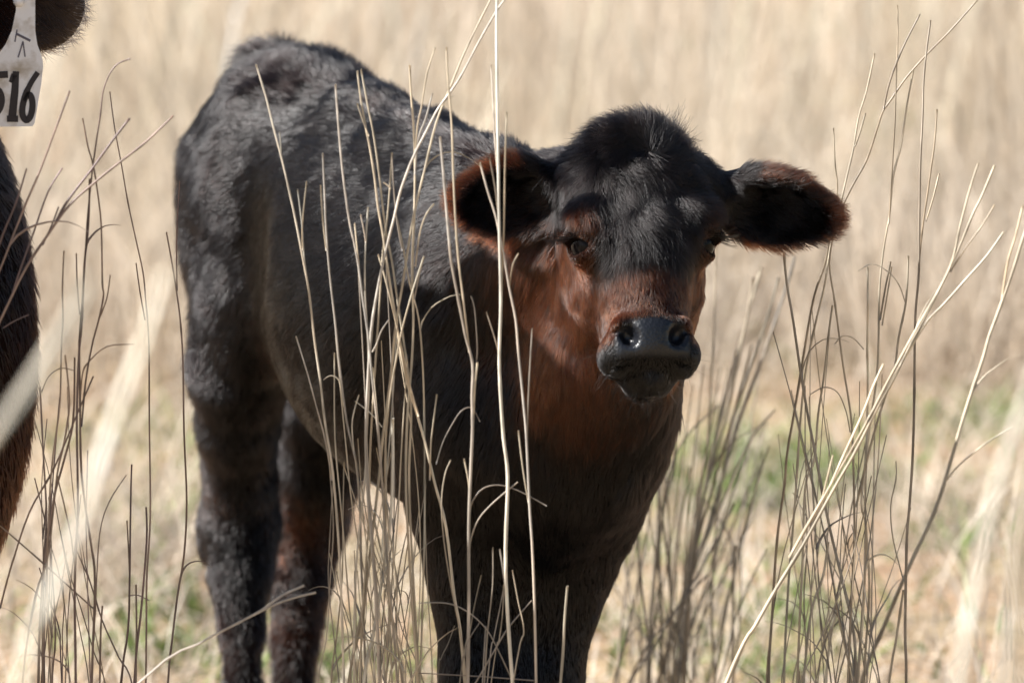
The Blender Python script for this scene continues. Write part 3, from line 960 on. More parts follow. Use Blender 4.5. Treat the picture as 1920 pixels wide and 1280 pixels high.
# standing grass beyond the calf, in clumps
nc = 2300
cyy = 3.3 + 24 * rng.random(nc) ** 1.25
cxx = (rng.random(nc) * 2 - 1) * (2.6 + 0.30 * cyy)
per = rng.integers(22, 60, nc)
ci = np.repeat(np.arange(nc), per)
n = len(ci)
rad = 0.03 + 0.16 * rng.random(n) ** 1.2
an = rng.random(n) * math.tau
x = cxx[ci] + rad * np.cos(an); y = cyy[ci] + rad * np.sin(an)
ch = (0.20 + 0.36 * rng.random(nc) ** 1.4)[ci]
patch = vnoise(np.stack([cxx, cyy * 0.6, 0 * cxx], 1), 0.8, 70)[:, None]
tint = (straw_cols(nc, 0.3) * (1 + 0.5 * patch) * (1 + np.array([0.0, 0.02, -0.12]) * np.abs(patch)))[ci]
blades('tall_grass', x, y, ch * (0.55 + 0.6 * rng.random(n)), np.abs(rng.normal(0.15, 0.32, n)) + 0.02, np.where(rng.random(n) < 0.6, an, rng.random(n) * math.tau), 0.0026 + 0.003 * rng.random(n), 0.55 * tint + 0.45 * straw_cols(n, 0.3),
       'dense stand of tall bleached dry grass filling the field behind the calf', 'grass')
print('tall', n)
# paler leaning culms standing out of it
n = 3400
y = 5.0 + 20 * rng.random(n) ** 1.3; x = (rng.random(n) * 2 - 1) * (2.0 + 0.28 * y)
blades('tall_grass', x, y, 0.35 + 0.5 * rng.random(n), np.abs(rng.normal(0.14, 0.2, n)), rng.normal(0.3, 1.3, n), 0.005 + 0.005 * rng.random(n), np.clip(straw_cols(n, 0.1) * 1.2, 0, 0.8),
       'scattered pale thick culms leaning out of the tall grass behind', 'grass')
# low tangled straw and leaves
n = 210000
y = np.where(rng.random(n) < 0.55, 0.6 + 4.4 * rng.random(n), -4.5 + 22 * rng.random(n))
x = (rng.random(n) * 2 - 1) * (1.5 + 0.16 * np.abs(y))
pp = np.stack([x, y, 0 * x], 1)
dens = 0.12 + 0.95 * vnoise(pp, 0.5, 60) + 0.5 * vnoise(pp, 0.17, 61)
k = rng.random(n) < np.clip(dens + np.where(y > 3.5, 0.25, 0) , 0.12, 1)
x, y = x[k], y[k]; n = len(x)
flat = rng.random(n)
blades('low_straw', x, y, 0.05 + 0.17 * rng.random(n) ** 1.5, np.where(flat < 0.55, 1.1 + 0.4 * rng.random(n), 0.2 + 0.7 * rng.random(n)), rng.random(n) * math.tau, 0.002 + 0.0022 * rng.random(n), straw_cols(n, 0.35),
       'low tangle of flattened dry straw covering the ground', 'straw', z0=ground_h(x, y) + 0.004 + 0.02 * rng.random(n))
print('low', n)
# green regrowth
pc = [(W(1430, 850, 0)[0] * 1.35, 2.75), (0.33, 2.6), (0.30, 2.9), (0.42, 2.7), (0.55, 2.3), (0.28, 1.5), (0.34, 1.75), (0.62, 3.0), (-0.42, 1.9), (-0.36, 2.7), (-0.5, 3.0), (-0.22, 1.55), (0.0, 1.7), (-0.06, 1.5), (0.1, 5.2), (0.18, 5.6), (-0.12, 5.0), (0.9, 5.2), (0.85, 4.4), (0.5, 3.6), (0.2, 2.2), (-0.45, 2.3)]
pc += [(rng.uniform(-3, 3), rng.uniform(0.8, 9)) for _ in range(40)]
pc = np.array(pc)
per = rng.integers(40, 110, len(pc)); per[:5] = 120; ci = np.repeat(np.arange(len(pc)), per); n = len(ci)
rr = np.abs(rng.normal(0, 0.085, n)); an = rng.random(n) * math.tau
x = pc[ci, 0] + rr * np.cos(an) * 1.5; y = pc[ci, 1] + rr * np.sin(an) * 1.3
g0 = np.array([0.13, 0.23, 0.06]); g1 = np.array([0.30, 0.33, 0.13])
mix = rng.random((n, 1))
blades('green_regrowth', x, y, 0.035 + 0.07 * rng.random(n), 0.3 + 0.9 * rng.random(n), rng.random(n) * math.tau, 0.005 + 0.005 * rng.random(n), (g0 * mix + g1 * (1 - mix)) * (0.7 + 0.5 * rng.random((n, 1))),
       'low green leaves sprouting in patches between the dry straw', 'regrowth')
print('ground %.1f s' % (time.time() - T0))
# ------------------------------------------------------------------ grass clumps one can tell apart: every stalk is a part
def spline(pts, per=4):
    pts = np.asarray(pts, float); k = len(pts); out = []
    for i in range(k - 1):
        p0, p1, p2, p3 = pts[max(i - 1, 0)], pts[i], pts[i + 1], pts[min(i + 2, k - 1)]
        for f in np.linspace(0, 1, per, endpoint=False):
            out.append(0.5 * (2 * p1 + (p2 - p0) * f + (2 * p0 - 5 * p1 + 4 * p2 - p3) * f * f + (3 * p1 - p0 - 3 * p2 + p3) * f ** 3))
    out.append(pts[-1])
    return np.array(out)

def tube(pts, r, sides=6, flat=1.0):
    pts = np.asarray(pts); k = len(pts)
    d = norm(np.gradient(pts, axis=0))
    ref = norm(np.array([0.37, 0.86, 0.21]))
    a = norm(np.cross(d, ref)); b = np.cross(d, a)
    ph = np.arange(sides) * math.tau / sides
    V = pts[:, None] + (a[:, None] * np.cos(ph)[None, :, None] + b[:, None] * np.sin(ph)[None, :, None] * flat) * r[:, None, None]
    V = V.reshape(-1, 3)
    Fs = []
    for i in range(k - 1):
        for j in range(sides):
            Fs.append((i * sides + j, i * sides + (j + 1) % sides, (i + 1) * sides + (j + 1) % sides, (i + 1) * sides + j))
    Fs.append(tuple(range(sides))); Fs.append(tuple(range((k - 1) * sides, k * sides))[::-1])
    return V, Fs

STRAW = [np.array([0.62, 0.54, 0.41]), np.array([0.52, 0.45, 0.34]), np.array([0.70, 0.64, 0.53]), np.array([0.48, 0.43, 0.37])]
SHADE_DARK = [np.array([0.26, 0.19, 0.16]), np.array([0.22, 0.155, 0.15]), np.array([0.30, 0.23, 0.18])]  # straw darkened in colour for stalks in the cow's shadow
GREY = [np.array([0.36, 0.31, 0.25]), np.array([0.30, 0.26, 0.22]), np.array([0.43, 0.36, 0.27])]  # straw dulled in colour, chiefly for stalks in shadow of cow and calf

def build_stalk(cl, world_pts, r_tip, r_base, pal, name='stalk', leaves=0):
    """world_pts from tip to foot"""
    P = spline(world_pts, 4)
    n = len(P)
    seg = np.linalg.norm(np.diff(P, axis=0), axis=1); s = np.concatenate([[0], np.cumsum(seg)])
    t = s / s[-1]
    r = r_tip + (r_base - r_tip) * t ** 0.7
    # joints of the culm
    ph = rng.random() * 0.12
    gap = rng.uniform(0.09, 0.16)
    jd = np.abs(((s - ph) / gap + 0.5) % 1 - 0.5) * gap
    node = np.exp(-(jd / 0.004) ** 2)
    r = 0.78 * r * (1 + 0.25 * node)
    V, Fs = tube(P, r)
    base = pal[rng.integers(len(pal))] * rng.uniform(0.82, 1.15)
    c = base[None] * (1 - 0.35 * node[:, None]) * (1 + 0.10 * rng.standard_normal((n, 1)))
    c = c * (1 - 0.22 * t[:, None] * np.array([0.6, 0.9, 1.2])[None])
    # sheaths: each length between two joints weathers to its own tone, streaked lengthways
    seg_id = np.floor((s - ph) / gap + 0.5).astype(int); seg_id -= seg_id.min()
    tone = rng.uniform(0.72, 1.18, seg_id.max() + 1); tint = rng.normal(0, 0.035, (seg_id.max() + 1, 1)) * np.array([[1.0, 0.2, -0.6]])
    c = c * (tone[seg_id][:, None] + tint[seg_id])
    streak = rng.uniform(0.72, 1.2, 6)
    C = np.repeat(c, 6, axis=0) * np.tile(streak, n)[:, None] * (1 + 0.12 * rng.standard_normal((n * 6, 1)))
    C = np.clip(C, 0.02, 0.88)
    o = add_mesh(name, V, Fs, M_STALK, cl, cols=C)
    if leaves and s[-1] > 0.22:
        for _ in range(leaves):
            k = int(np.clip(rng.uniform(0.25, 0.85) * n, 1, n - 3))
            up = norm(P[k - 1] - P[k + 1])
            sd = norm(np.array([rng.normal(), 0.6 * rng.normal(), 0.1]))
            Ll = rng.uniform(0.03, 0.09); kk = 9
            q = [P[k]]; dv = norm(up + sd * rng.uniform(0.15, 0.5)); drop = rng.uniform(0.05, 0.32)
            for z_ in range(kk - 1):
                q.append(q[-1] + dv * Ll / (kk - 1)); dv = norm(dv + sd * 0.10 + np.array([0, 0, -drop]) + rng.normal(0, 0.07, 3))
            q = np.array(q); tt = np.linspace(0, 1, kk)
            rl_ = rng.uniform(0.0007, 0.0014) * (1 - 0.85 * tt)
            LV, LF = tube(q, rl_, 4, 0.25)
            add_mesh('leaf', LV, LF, M_STALK, o, cols=np.repeat(np.clip(base[None] * rng.uniform(0.8, 1.15) * (1 + 0.1 * rng.standard_normal((kk, 1))), 0.02, 0.9), 4, axis=0))
    return o

def clump(label, root_px, root_Y, group=None):
    p = W(root_px, 1280, root_Y)
    x, y = p[0], root_Y
    z = float(ground_h(np.array([x]), np.array([y]))[0])
    return empty('grass_clump', (x, y, z), label, 'grass clump', group)

def trace(cl, pts, Y, w_tip, w_base, pal, root=True, dY=0.0, spread=0.03):
    """pts: tip to foot, measured in the photograph; Y: how far away the stalk stands; widths in photograph pixels"""
    if root and len(pts) > 2 and math.dist(pts[-1], pts[-2]) < 75:
        pts = pts[:-1]
    n = len(pts)
    Ys = [Y + dY * (1 - i / max(n - 1, 1)) for i in range(n)]
    wp = [W(px, py, yy) for (px, py), yy in zip(pts, Ys)]
    m_px = (6.1 + Y) / FPX
    if root:
        rl = np.array(cl.location)
        last, prev = wp[-1], wp[-2]
        foot = rl + np.array([rng.normal(0, spread), rng.normal(0, spread * 0.7), -0.01])
        dr = (last - prev); dr = dr / max(abs(dr[2]), 0.02)
        want = last + dr * max(last[2], 0.05) * 0.8
        lw = 0.5 if spread > 0.01 else 0.95
        foot[0] = lw * np.clip(want[0], last[0] - 0.3, last[0] + 0.3) + (1 - lw) * foot[0]
        foot[1] = 0.5 * foot[1] + 0.5 * last[1]
        mid = last * 0.5 + foot * 0.5 + np.array([np.clip(want[0] - foot[0], -0.1, 0.1) * 0.3, 0, 0])
        wp += [mid, foot]
    return build_stalk(cl, wp, w_tip * m_px / 2, w_base * m_px / 2, pal, leaves=(int(rng.random() < 0.45) if root and Y > -1 and cl is not c2 else 0))

def fill(cl, n, x0, x1, y0, y1, Y, dYr, w, pal, foot_px, foot_spread, curl=12):
    """more stalks of the same clump"""
    for _ in range(n):
        tx, ty = rng.uniform(x0, x1), rng.uniform(y0, y1)
        fx = foot_px + rng.normal(0, foot_spread) + 0.35 * (tx - foot_px)
        k = 5; pts = []
        bx = rng.normal(0, curl)
        for i in range(k):
            f = i / (k - 1)
            pts.append((tx + (fx - tx) * f + bx * math.sin(f * math.pi) + rng.normal(0, 2.0), ty + (1300 - ty) * f))
        ww = w * rng.uniform(0.6, 1.15)
        trace(cl, pts, Y + rng.uniform(-dYr, dYr), ww * 0.55, ww, pal)

c2 = None
# --- clump in front of the calf's flank
c1 = clump("thick clump of pale stalks in front of the calf's flank, fanning out upwards", 720, -0.16)
Y = -0.16
for pts, a, b, rt in [
    ([(480, 121), (498, 180), (513, 240), (530, 305), (545, 370), (556, 422), (567, 480), (579, 545), (590, 640), (600, 710), (609, 790), (622, 870), (630, 950), (637, 1050), (641, 1150), (645, 1280)], 4.5, 7, 1),
    ([(605, 287), (608, 350), (611, 420), (615, 480), (621, 540), (628, 600), (637, 690), (650, 790), (668, 870), (675, 960), (677, 1050), (681, 1140), (686, 1270)], 4.5, 7.5, 1),
    ([(629, 158), (634, 230), (640, 300), (647, 360), (656, 420), (665, 460), (673, 505), (680, 560), (689, 620), (698, 710), (708, 800), (716, 900), (722, 1000), (733, 1130), (745, 1280)], 4.5, 7, 1),
    ([(690, 388), (686, 450), (684, 500), (685, 560), (690, 640), (692, 720), (688, 800), (684, 900), (668, 1060), (664, 1280)], 4, 6.5, 1),
    ([(670, 133), (677, 190), (686, 240), (694, 280), (702, 330), (709, 390), (718, 440), (728, 510), (739, 580), (752, 660), (764, 720), (780, 770), (797, 830), (815, 905), (836, 987), (852, 1119), (867, 1224), (879, 1280)], 4.5, 9, 1),
    ([(677, 130), (690, 200), (700, 250), (710, 320), (718, 390), (725, 440), (735, 490), (745, 560), (757, 640), (766, 700), (771, 780), (767, 880), (770, 990), (780, 1175), (786, 1280)], 4.5, 7, 1),
    ([(735, 286), (731, 350), (725, 420), (718, 470), (712, 560), (706, 650), (700, 740), (694, 850), (690, 1000), (680, 1140), (676, 1280)], 4, 6.5, 1),
    ([(949, -4), (932, 20), (900, 75), (867, 138), (845, 172), (821, 205), (800, 245), (775, 295), (752, 355), (738, 412), (719, 489), (703, 571), (696, 623), (690, 712), (686, 820), (690, 930), (700, 1050), (708, 1180), (712, 1280)], 4, 11, 1),
    ([(922, -4), (903, 33), (873, 95), (847, 157), (818, 230), (797, 315), (775, 407), (755, 531), (742, 610), (732, 712), (719, 810), (712, 880), (699, 995), (680, 1138), (654, 1280)], 4, 9, 1),
    ([(768, 122), (771, 180), (775, 230), (778, 300), (777, 400), (773, 500), (775, 600), (772, 679), (765, 761), (761, 875), (764, 987), (776, 1175), (783, 1280)], 5, 8, 1),
    ([(795, 480), (775, 541), (755, 613), (745, 662), (736, 712), (729, 761), (722, 850), (724, 1000), (735, 1280)], 4, 6, 1),
    ([(709, 477), (722, 521), (739, 590), (755, 660), (768, 721), (785, 780)], 4, 6, 0),
    ([(742, 400), (755, 459), (768, 531), (785, 597), (793, 695), (796, 820), (796, 987), (792, 1137), (787, 1280)], 4, 6, 1),
    ([(736, 784), (734, 950), (717, 1081), (699, 1194), (682, 1280)], 8, 9, 1),
    ([(555, 630), (575, 695), (591, 754), (611, 830), (622, 900)], 3, 4, 0),
    ([(816, 90), (801, 138), (791, 197), (783, 235), (779, 285)], 3.5, 4, 0), ([(811, 175), (798, 223), (784, 262), (778, 328)], 4, 5, 0),
    ([(558, 355), (566, 420), (570, 480), (578, 540)], 3, 4, 0), ([(575, 340), (567, 420), (568, 470)], 3.5, 4, 0), ([(601, 347), (605, 410), (612, 470)], 3.5, 4, 0),
    ([(676, 402), (682, 430), (686, 455)], 3.5, 4, 0), ([(670, 194), (680, 225), (692, 255)], 3.5, 4, 0), ([(735, 290), (738, 350), (745, 420), (755, 470)], 3, 4, 0), ([(524, 247), (526, 270), (528, 300)], 3, 3, 0),
    ([(814, 382), (800, 400), (790, 425), (784, 455), (779, 500)], 3, 4, 0), ([(719, 342), (730, 350), (732, 354)], 4, 4, 0), ([(665, 418), (668, 450), (672, 490), (677, 540)], 3.5, 4, 0),
    ([(795, 480), (785, 520), (777, 560)], 3.5, 4, 0), ([(730, 598), (715, 620), (706, 645), (698, 660)], 3, 4, 0), ([(819, 739), (814, 780), (808, 830), (806, 900)], 3.5, 4.5, 0), ([(666, 752), (690, 770), (705, 785), (716, 800)], 2.5, 3, 0),
    ([(606, 712), (620, 704), (635, 712), (640, 740), (646, 770)], 2.2, 3, 0), ([(673, 740), (664, 770), (660, 800), (664, 850)], 3, 3.5, 0)]:
    trace(c1, pts, Y + rng.uniform(-0.012, 0.012) if rt else Y, a, b, STRAW, bool(rt))
fill(c1, 30, 610, 810, 760, 1080, -0.13, 0.07, 4.8, GREY + STRAW[:2], 715, 50)  # many take the grey that paints the clump's shaded lower part
fill(c1, 9, 560, 820, 330, 720, -0.13, 0.06, 5, STRAW, 715, 40, 8)
# --- stalks in front of the ear and shoulder
c2 = clump("few long pale stalks rising in front of the calf's ear and shoulder", 930, -0.2)
Y = -0.2
for pts, a, b, rt in [
    ([(837, 89), (840, 148), (847, 236), (850, 328), (854, 410), (859, 482), (867, 548), (873, 600), (880, 660)], 4.5, 6, 0),
    ([(825, 256), (831, 321), (837, 394), (841, 440), (846, 490), (860, 564), (873, 630), (886, 682), (885, 744), (886, 800), (882, 894), (879, 987), (879, 1137), (877, 1280)], 6, 10, 1),
    ([(895, 679), (892, 705), (890, 728), (888, 770), (887, 800)], 6, 5, 0),
    ([(932, -6), (931, 66), (932, 164), (934, 295), (936, 420), (939, 564), (936, 662), (938, 728), (944, 820), (952, 894), (948, 1025), (950, 1119), (961, 1280)], 6, 11, 1),
    ([(921, 121), (925, 200), (928, 260), (934, 330)], 4, 5, 0), ([(950, 210), (947, 300), (945, 420), (942, 500), (940, 560)], 4, 5, 0),
    ([(900, 305), (915, 360), (928, 400), (937, 440), (945, 480), (955, 540), (967, 600), (972, 660), (982, 760), (987, 820), (993, 950), (999, 1044), (1004, 1212), (1006, 1280)], 5, 8, 1),
    ([(918, 295), (928, 350), (935, 410)], 3.5, 4, 0), ([(972, 475), (962, 495), (957, 520), (955, 540)], 3, 4, 0), ([(998, 615), (994, 680), (990, 760), (988, 830)], 3.5, 4, 0), ([(912, 585), (925, 625), (935, 660)], 3, 4, 0),
    ([(1025, 948), (973, 920), (935, 909), (905, 916), (886, 939), (881, 960)], 2.5, 4, 0), ([(971, 903), (928, 939), (898, 972), (883, 1010), (879, 1050)], 3, 4, 0), ([(997, 1125), (954, 1175), (931, 1212), (898, 1269), (885, 1290)], 3, 4, 0),
    ([(785, 1130), (837, 1130), (875, 1145), (909, 1175), (931, 1212), (958, 1269)], 2.5, 3.5, 0), ([(937, 1029), (942, 1060), (946, 1092), (950, 1130)], 4, 4, 0), ([(972, 807), (980, 875), (991, 942)], 4, 4, 0),
    ([(1064, 1098), (1059, 1156), (1051, 1280)], 6, 8, 1), ([(1002, 1275), (897, 1267), (785, 1261)], 3, 3, 0), ([(912, 1175), (908, 1220), (900, 1280)], 3, 4, 1), ([(870, 860), (878, 900), (881, 940)], 4, 4, 0),
    ([(845, 862), (834, 890), (828, 940), (832, 1010), (846, 1100), (866, 1200), (876, 1290)], 3, 4.5, 1), ([(893, 680), (895, 650), (890, 580), (883, 555)][::-1], 3, 3, 0), ([(900, 790), (885, 765), (865, 770), (845, 800), (830, 830), (818, 870)][::-1], 2.2, 3, 0)]:
    trace(c2, pts, Y, a, b, STRAW if a > 3.5 else GREY, bool(rt))
fill(c2, 7, 850, 960, 960, 1180, -0.19, 0.03, 4.5, GREY, 885, 25)
# --- leaning twig at the lower left
c3_ = clump("forked bright twig leaning low in front of the calf's hind legs", -250, -0.35)
for pts, a, b, rt in [([(592, 1110), (550, 1120), (510, 1135), (440, 1170), (380, 1203), (260, 1280)], 5, 8, 1), ([(570, 1097), (530, 1115), (490, 1143), (460, 1160)], 4.5, 5, 0)]:
    trace(c3_, pts, -0.30, a, b, STRAW, bool(rt), spread=0.002)
# --- stalks on the left, coloured dark for the cow's shade
c4 = clump('bundle of upright stalks coloured dark as in shade between the cow and the calf, some bent over', 150, -0.14)
Y = -0.14
for pts, a, b, rt in [
    ([(245, 110), (215, 125), (195, 165), (188, 215), (180, 270), (172, 330), (165, 400), (160, 480), (155, 560), (149, 640), (150, 740), (153, 890), (170, 1015), (178, 1090), (172, 1280)], 3.5, 8, 1),
    ([(155, 222), (165, 275), (175, 310), (185, 375), (190, 430), (192, 530), (194, 555), (185, 600), (172, 650), (160, 720), (153, 800)], 4, 5, 0),
    ([(168, 335), (166, 420), (158, 500), (154, 600), (147, 680), (144, 800), (146, 950), (140, 1100), (142, 1280)], 5, 8, 1),
    ([(120, 470), (117, 540), (118, 600), (115, 660), (112, 760), (100, 850), (92, 950), (88, 1100), (95, 1280)], 4, 6, 1),
    ([(75, 725), (82, 865), (87, 965), (82, 1065), (80, 1280)], 5, 7, 1), ([(122, 665), (130, 755), (120, 830), (107, 890), (90, 1040), (66, 1120), (42, 1280)], 5, 6, 1),
    ([(175, 705), (145, 775), (100, 880), (55, 960), (20, 1065), (0, 1140)], 4, 5, 0), ([(140, 670), (137, 790), (118, 870), (100, 940), (80, 1090), (72, 1280)], 5, 8, 1),
    ([(237, 890), (205, 940), (187, 1000), (180, 1115), (176, 1200)], 2.5, 4, 0), ([(252, 645), (200, 650), (165, 680), (155, 700), (151, 740)], 2.2, 4, 0), ([(0, 985), (75, 1050), (175, 1140)], 4, 4, 0), ([(107, 890), (130, 990), (140, 1055)], 4, 4, 0), ([(192, 1135), (189, 1180), (187, 1280)], 5, 6, 1),
    ([(207, 515), (200, 560), (185, 600)], 3, 4, 0), ([(143, 475), (145, 540), (150, 590)], 4, 4, 0), ([(140, 695), (115, 690), (92, 705), (78, 735)], 2.2, 3, 0)]:
    trace(c4, pts, Y + (rng.uniform(-0.02, 0.02) if rt else 0), a, b, SHADE_DARK, bool(rt), spread=0.02)
fill(c4, 16, 60, 190, 700, 1100, -0.10, 0.10, 5.5, SHADE_DARK + GREY[:1], 115, 40)
c5 = clump('shade-coloured dark stalks slanting up to the right in front of the cow', -60, -0.2)
for pts, a, b, rt in [
    ([(325, 217), (275, 265), (230, 300), (180, 340), (130, 385), (90, 440), (50, 500), (15, 570), (-25, 660), (-60, 780)], 5, 9, 1), ([(243, 222), (210, 265), (170, 320), (130, 372), (105, 415)], 5, 6, 0),
    ([(131, 170), (105, 240), (75, 320), (45, 390), (10, 480), (-20, 560), (-50, 700)], 5, 7, 1), ([(50, 316), (30, 380), (5, 440), (-15, 500)], 4, 6, 0), ([(117, 315), (90, 360), (65, 430), (40, 500), (22, 555)], 4, 5, 0), ([(110, 388), (98, 420), (80, 460)], 4, 4, 0), ([(54, 590), (30, 600), (5, 615)], 3, 3, 0)]:
    trace(c5, pts, -0.2, a, b, SHADE_DARK, bool(rt), spread=0.02)
c6 = clump("sparse jointed stalks darkened as if shaded standing beside the calf's rump", 285, 0.05)
for pts, a, b, rt in [
    ([(206, 172), (215, 240), (228, 310), (240, 380), (255, 450), (268, 510), (273, 560), (279, 640), (280, 790), (282, 940), (280, 1010), (275, 1090), (274, 1230), (267, 1268)], 3, 6, 1), ([(255, 493), (263, 550), (272, 600)], 3.5, 4, 0),
    ([(312, 435), (322, 490), (330, 540), (338, 600), (343, 680), (345, 810), (350, 940), (345, 1040), (333, 1115), (322, 1205), (315, 1280)], 4, 6.5, 1), ([(337, 340), (333, 400), (331, 470), (332, 545)], 3, 4, 0),
    ([(247, 870), (245, 940), (243, 1090), (240, 1180), (227, 1280)], 4.5, 7, 1), ([(274, 950), (275, 1015), (265, 1140), (252, 1275)], 5, 8, 1), ([(238, 975), (241, 1030), (243, 1080)], 4, 4, 0), ([(280, 1125), (258, 1115), (240, 1117)], 3, 3, 0), ([(255, 1095), (256, 1180), (255, 1280)], 5, 6, 1)]:
    trace(c6, pts, 0.05, a, b, SHADE_DARK, bool(rt), spread=0.02)
# --- right: bright bundle leaning over
c7 = clump('bundle of bright bleached stalks leaning far over to the right', 1040, -0.25)
for pts, a, b, rt in [
    ([(1865, 310), (1840, 370), (1825, 400), (1800, 460), (1780, 505), (1750, 565), (1710, 640), (1678, 705), (1642, 770), (1606, 842), (1560, 922), (1505, 1022), (1457, 1101), (1416, 1173), (1378, 1242), (1357, 1280)], 5, 12, 1),
    ([(1835, 305), (1820, 350), (1800, 425), (1787, 485), (1762, 540), (1722, 610), (1670, 705), (1612, 815), (1545, 930), (1480, 1045)], 5, 7, 0),
    ([(1882, 435), (1850, 480), (1810, 525), (1770, 570), (1740, 600), (1705, 655), (1665, 722), (1625, 790)], 5, 7, 0), ([(1865, 384), (1840, 425), (1810, 465), (1782, 510)], 4, 4, 0), ([(1657, 682), (1638, 723), (1617, 777), (1584, 849), (1552, 920), (1520, 985)], 6, 6, 0), ([(1562, 852), (1555, 880), (1540, 940), (1524, 980)], 4, 5, 0)]:
    trace(c7, pts, -0.2, a, b, [STRAW[2], STRAW[0]], bool(rt), spread=0.002)
# --- right: upright tangle
c8 = clump("tangled clump of upright stalks greyed as if shaded under the calf's ear, crossing each other", 1590, 0.12)
Y = 0.12
for pts, a, b, rt in [
    ([(1833, 0), (1780, 60), (1740, 100), (1700, 145), (1672, 185), (1655, 210), (1645, 240), (1625, 300), (1600, 345), (1580, 385), (1559, 429), (1548, 490), (1527, 554), (1512, 633), (1494, 745), (1476, 849), (1471, 909), (1457, 1012), (1448, 1150), (1441, 1280)], 4, 8, 1),
    ([(1640, 100), (1625, 170), (1610, 220), (1600, 280), (1588, 330), (1572, 400), (1556, 470), (1545, 540), (1528, 610), (1510, 700), (1500, 800), (1490, 950), (1478, 1100), (1470, 1280)], 4, 7, 1), ([(1623, 212), (1612, 250), (1603, 275)], 4, 4, 0),
    ([(1725, 27), (1700, 75), (1680, 120), (1665, 165), (1657, 205)], 4, 5, 0), ([(1745, 38), (1738, 90), (1732, 150), (1730, 220), (1726, 300), (1724, 400), (1723, 508), (1717, 580), (1715, 651), (1714, 759), (1711, 860), (1705, 950), (1701, 995), (1699, 1063), (1697, 1184), (1699, 1280)], 4, 9, 1),
    ([(1713, 130), (1700, 200), (1690, 270), (1675, 330), (1668, 400), (1656, 472), (1649, 544), (1647, 651), (1642, 723), (1627, 831), (1622, 950), (1630, 1100), (1620, 1280)], 4, 7, 1), ([(1683, 10), (1683, 80), (1680, 160), (1678, 230), (1672, 330), (1667, 420)], 3, 4, 0),
    ([(1563, 240), (1566, 310), (1570, 345), (1568, 400)], 3, 4, 0), ([(1757, 205), (1752, 270), (1745, 320), (1738, 370), (1728, 440), (1723, 500)], 4, 5, 0), ([(1761, 325), (1750, 370), (1736, 415)], 4, 4, 0),
    ([(1470, 475), (1475, 530), (1487, 600), (1500, 690), (1515, 780), (1530, 857), (1553, 977), (1581, 1094), (1601, 1187), (1605, 1280)], 6, 9, 1), ([(1565, 430), (1555, 493), (1566, 572), (1581, 687), (1595, 777), (1600, 870), (1602, 1012), (1596, 1130), (1590, 1280)], 4, 8, 1),
    ([(1627, 500), (1627, 580), (1626, 651), (1627, 723), (1624, 849), (1615, 943), (1624, 995), (1618, 1150), (1608, 1280)], 5, 8, 1), ([(1703, 479), (1699, 562), (1685, 633), (1678, 687), (1663, 734), (1649, 777), (1627, 856), (1605, 950)], 5, 6, 0),
    ([(1561, 572), (1555, 615), (1545, 705), (1534, 777), (1527, 860), (1512, 900), (1507, 960), (1505, 1046), (1495, 1280)], 5, 7, 1), ([(1609, 508), (1635, 495), (1663, 508), (1685, 533), (1697, 566)], 2.2, 3, 0), ([(1553, 1015), (1543, 1080), (1525, 1132), (1512, 1218), (1508, 1280)], 6, 7, 1),
    ([(1577, 1125), (1563, 1166), (1553, 1225), (1545, 1280)], 6, 8, 1), ([(1694, 1105), (1680, 1200), (1667, 1280)], 6, 7, 1), ([(1680, 864), (1680, 898), (1670, 950), (1675, 1012), (1694, 1087)], 3, 4, 0), ([(1565, 645), (1580, 630), (1600, 634), (1620, 655)], 2.2, 3, 0), ([(1518, 740), (1545, 726), (1570, 735), (1586, 770), (1594, 810)], 2.2, 3, 0), ([(1670, 490), (1660, 540), (1650, 600)], 4, 5, 0), ([(1672, 500), (1664, 550), (1654, 610)], 3, 4, 0)]:
    trace(c8, pts, Y + (rng.uniform(-0.05, 0.05) if rt else 0), a, b, GREY + STRAW[:2], bool(rt), spread=0.03)
fill(c8, 30, 1450, 1720, 560, 1050, 0.15, 0.12, 4.8, GREY, 1575, 50)
# --- far right stalk
c9 = clump('single stout stalk with a forked top leaning right beyond the tangled clump', 1560, 0.35)
for pts, a, b, rt in [([(1935, 400), (1920, 440), (1900, 505), (1870, 590), (1855, 630), (1843, 673), (1821, 738), (1803, 795), (1784, 860), (1752, 960), (1704, 1063), (1656, 1177), (1620, 1265)], 7, 11, 1), ([(1918, 385), (1905, 440), (1890, 490), (1879, 560)], 5, 6, 0), ([(1900, 800), (1850, 830), (1800, 870), (1775, 900)], 3.5, 4, 0)]:
    trace(c9, pts, 0.35, a, b, [STRAW[0], STRAW[2]], bool(rt), spread=0.02)
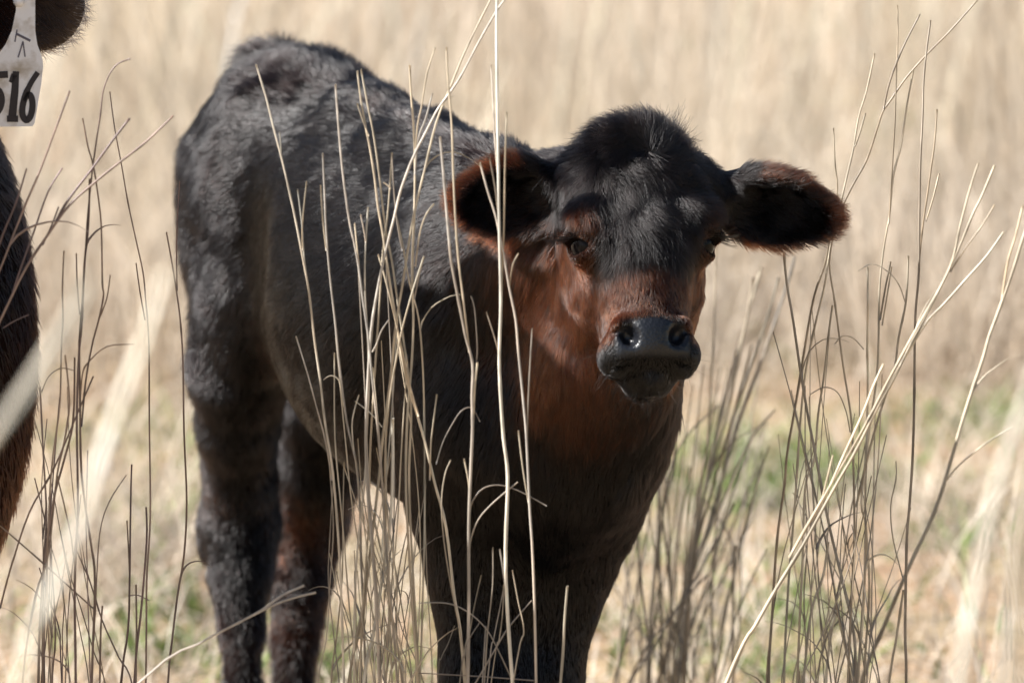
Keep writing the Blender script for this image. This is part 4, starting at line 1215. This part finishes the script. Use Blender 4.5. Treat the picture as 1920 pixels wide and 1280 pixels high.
# --- behind the chest
c10 = clump("soft-focus fan of grey stalks growing behind the calf's chest", 1260, 1.0)
for pts, a, b, rt in [
    ([(1343, 440), (1341, 540), (1338, 640), (1333, 720), (1326, 836), (1308, 954), (1299, 1053), (1285, 1280)], 4, 6, 1), ([(1491, 479), (1476, 533), (1444, 630), (1417, 705), (1390, 777), (1367, 850), (1336, 963), (1304, 1058), (1281, 1130), (1250, 1221)], 6, 12, 1),
    ([(1453, 768), (1408, 822), (1372, 900), (1326, 1008), (1281, 1108), (1262, 1250)], 5, 8, 1), ([(1274, 690), (1268, 790), (1263, 877), (1250, 926), (1236, 1017), (1240, 1176), (1238, 1280)], 6, 10, 1), ([(1349, 759), (1308, 795), (1281, 827), (1259, 872), (1245, 930), (1240, 1000)], 3.5, 4, 0),
    ([(1367, 690), (1345, 800), (1327, 890), (1300, 1030), (1280, 1280)], 5, 7, 1), ([(1204, 886), (1202, 972), (1172, 1108), (1159, 1280)], 6, 8, 1), ([(1379, 1022), (1374, 1108), (1374, 1280)], 6, 8, 1), ([(1317, 931), (1367, 1003), (1374, 1062), (1374, 1120)], 4, 5, 0),
    ([(1460, 520), (1440, 590), (1410, 680), (1372, 790), (1340, 900), (1300, 1060), (1280, 1280)], 5, 8, 1), ([(1412, 520), (1400, 600), (1375, 720), (1352, 820), (1310, 980), (1280, 1280)], 5, 8, 1), ([(1428, 500), (1405, 580), (1385, 660), (1352, 780), (1330, 880), (1290, 1060), (1270, 1280)], 6, 8, 1)]:
    trace(c10, pts, 0.8 + (rng.uniform(-0.15, 0.15) if rt else 0), a, b, GREY + STRAW[:1], bool(rt), spread=0.05)
fill(c10, 46, 1150, 1440, 640, 1100, 0.9, 0.25, 7, GREY, 1235, 45)
# --- out of focus, close to the camera
c11 = clump('blurred pale grass leaves close to the camera, leaning over the cow', 20, -1.9)
trace(c11, [(175, 520), (110, 645), (40, 750), (-30, 850), (-120, 1000)], -2.4, 14, 20, [STRAW[0]], True)
trace(c11, [(150, 540), (85, 660), (20, 760), (-50, 880)], -2.25, 11, 15, [STRAW[2]], False)
trace(c11, [(312, 505), (285, 600), (262, 665), (230, 740), (195, 850), (160, 960), (110, 1080), (65, 1180), (40, 1290)], -2.3, 22, 36, [STRAW[2]], True)
c12 = clump('blurred pale stalks close to the camera beside the leaning forked stalk', 1830, -1.7)
trace(c12, [(1960, 640), (1915, 780), (1876, 890), (1850, 1000), (1825, 1130), (1800, 1285)], -2.1, 26, 36, [STRAW[2]], True)
trace(c12, [(1945, 780), (1925, 900), (1904, 1010), (1893, 1140), (1883, 1285)], -2.0, 22, 28, [STRAW[2]], True)
trace(c12, [(1960, 700), (1935, 900), (1920, 1100), (1912, 1285)], -1.9, 20, 26, [STRAW[0]], True)
print('script built in %.1f s' % (time.time() - T0))
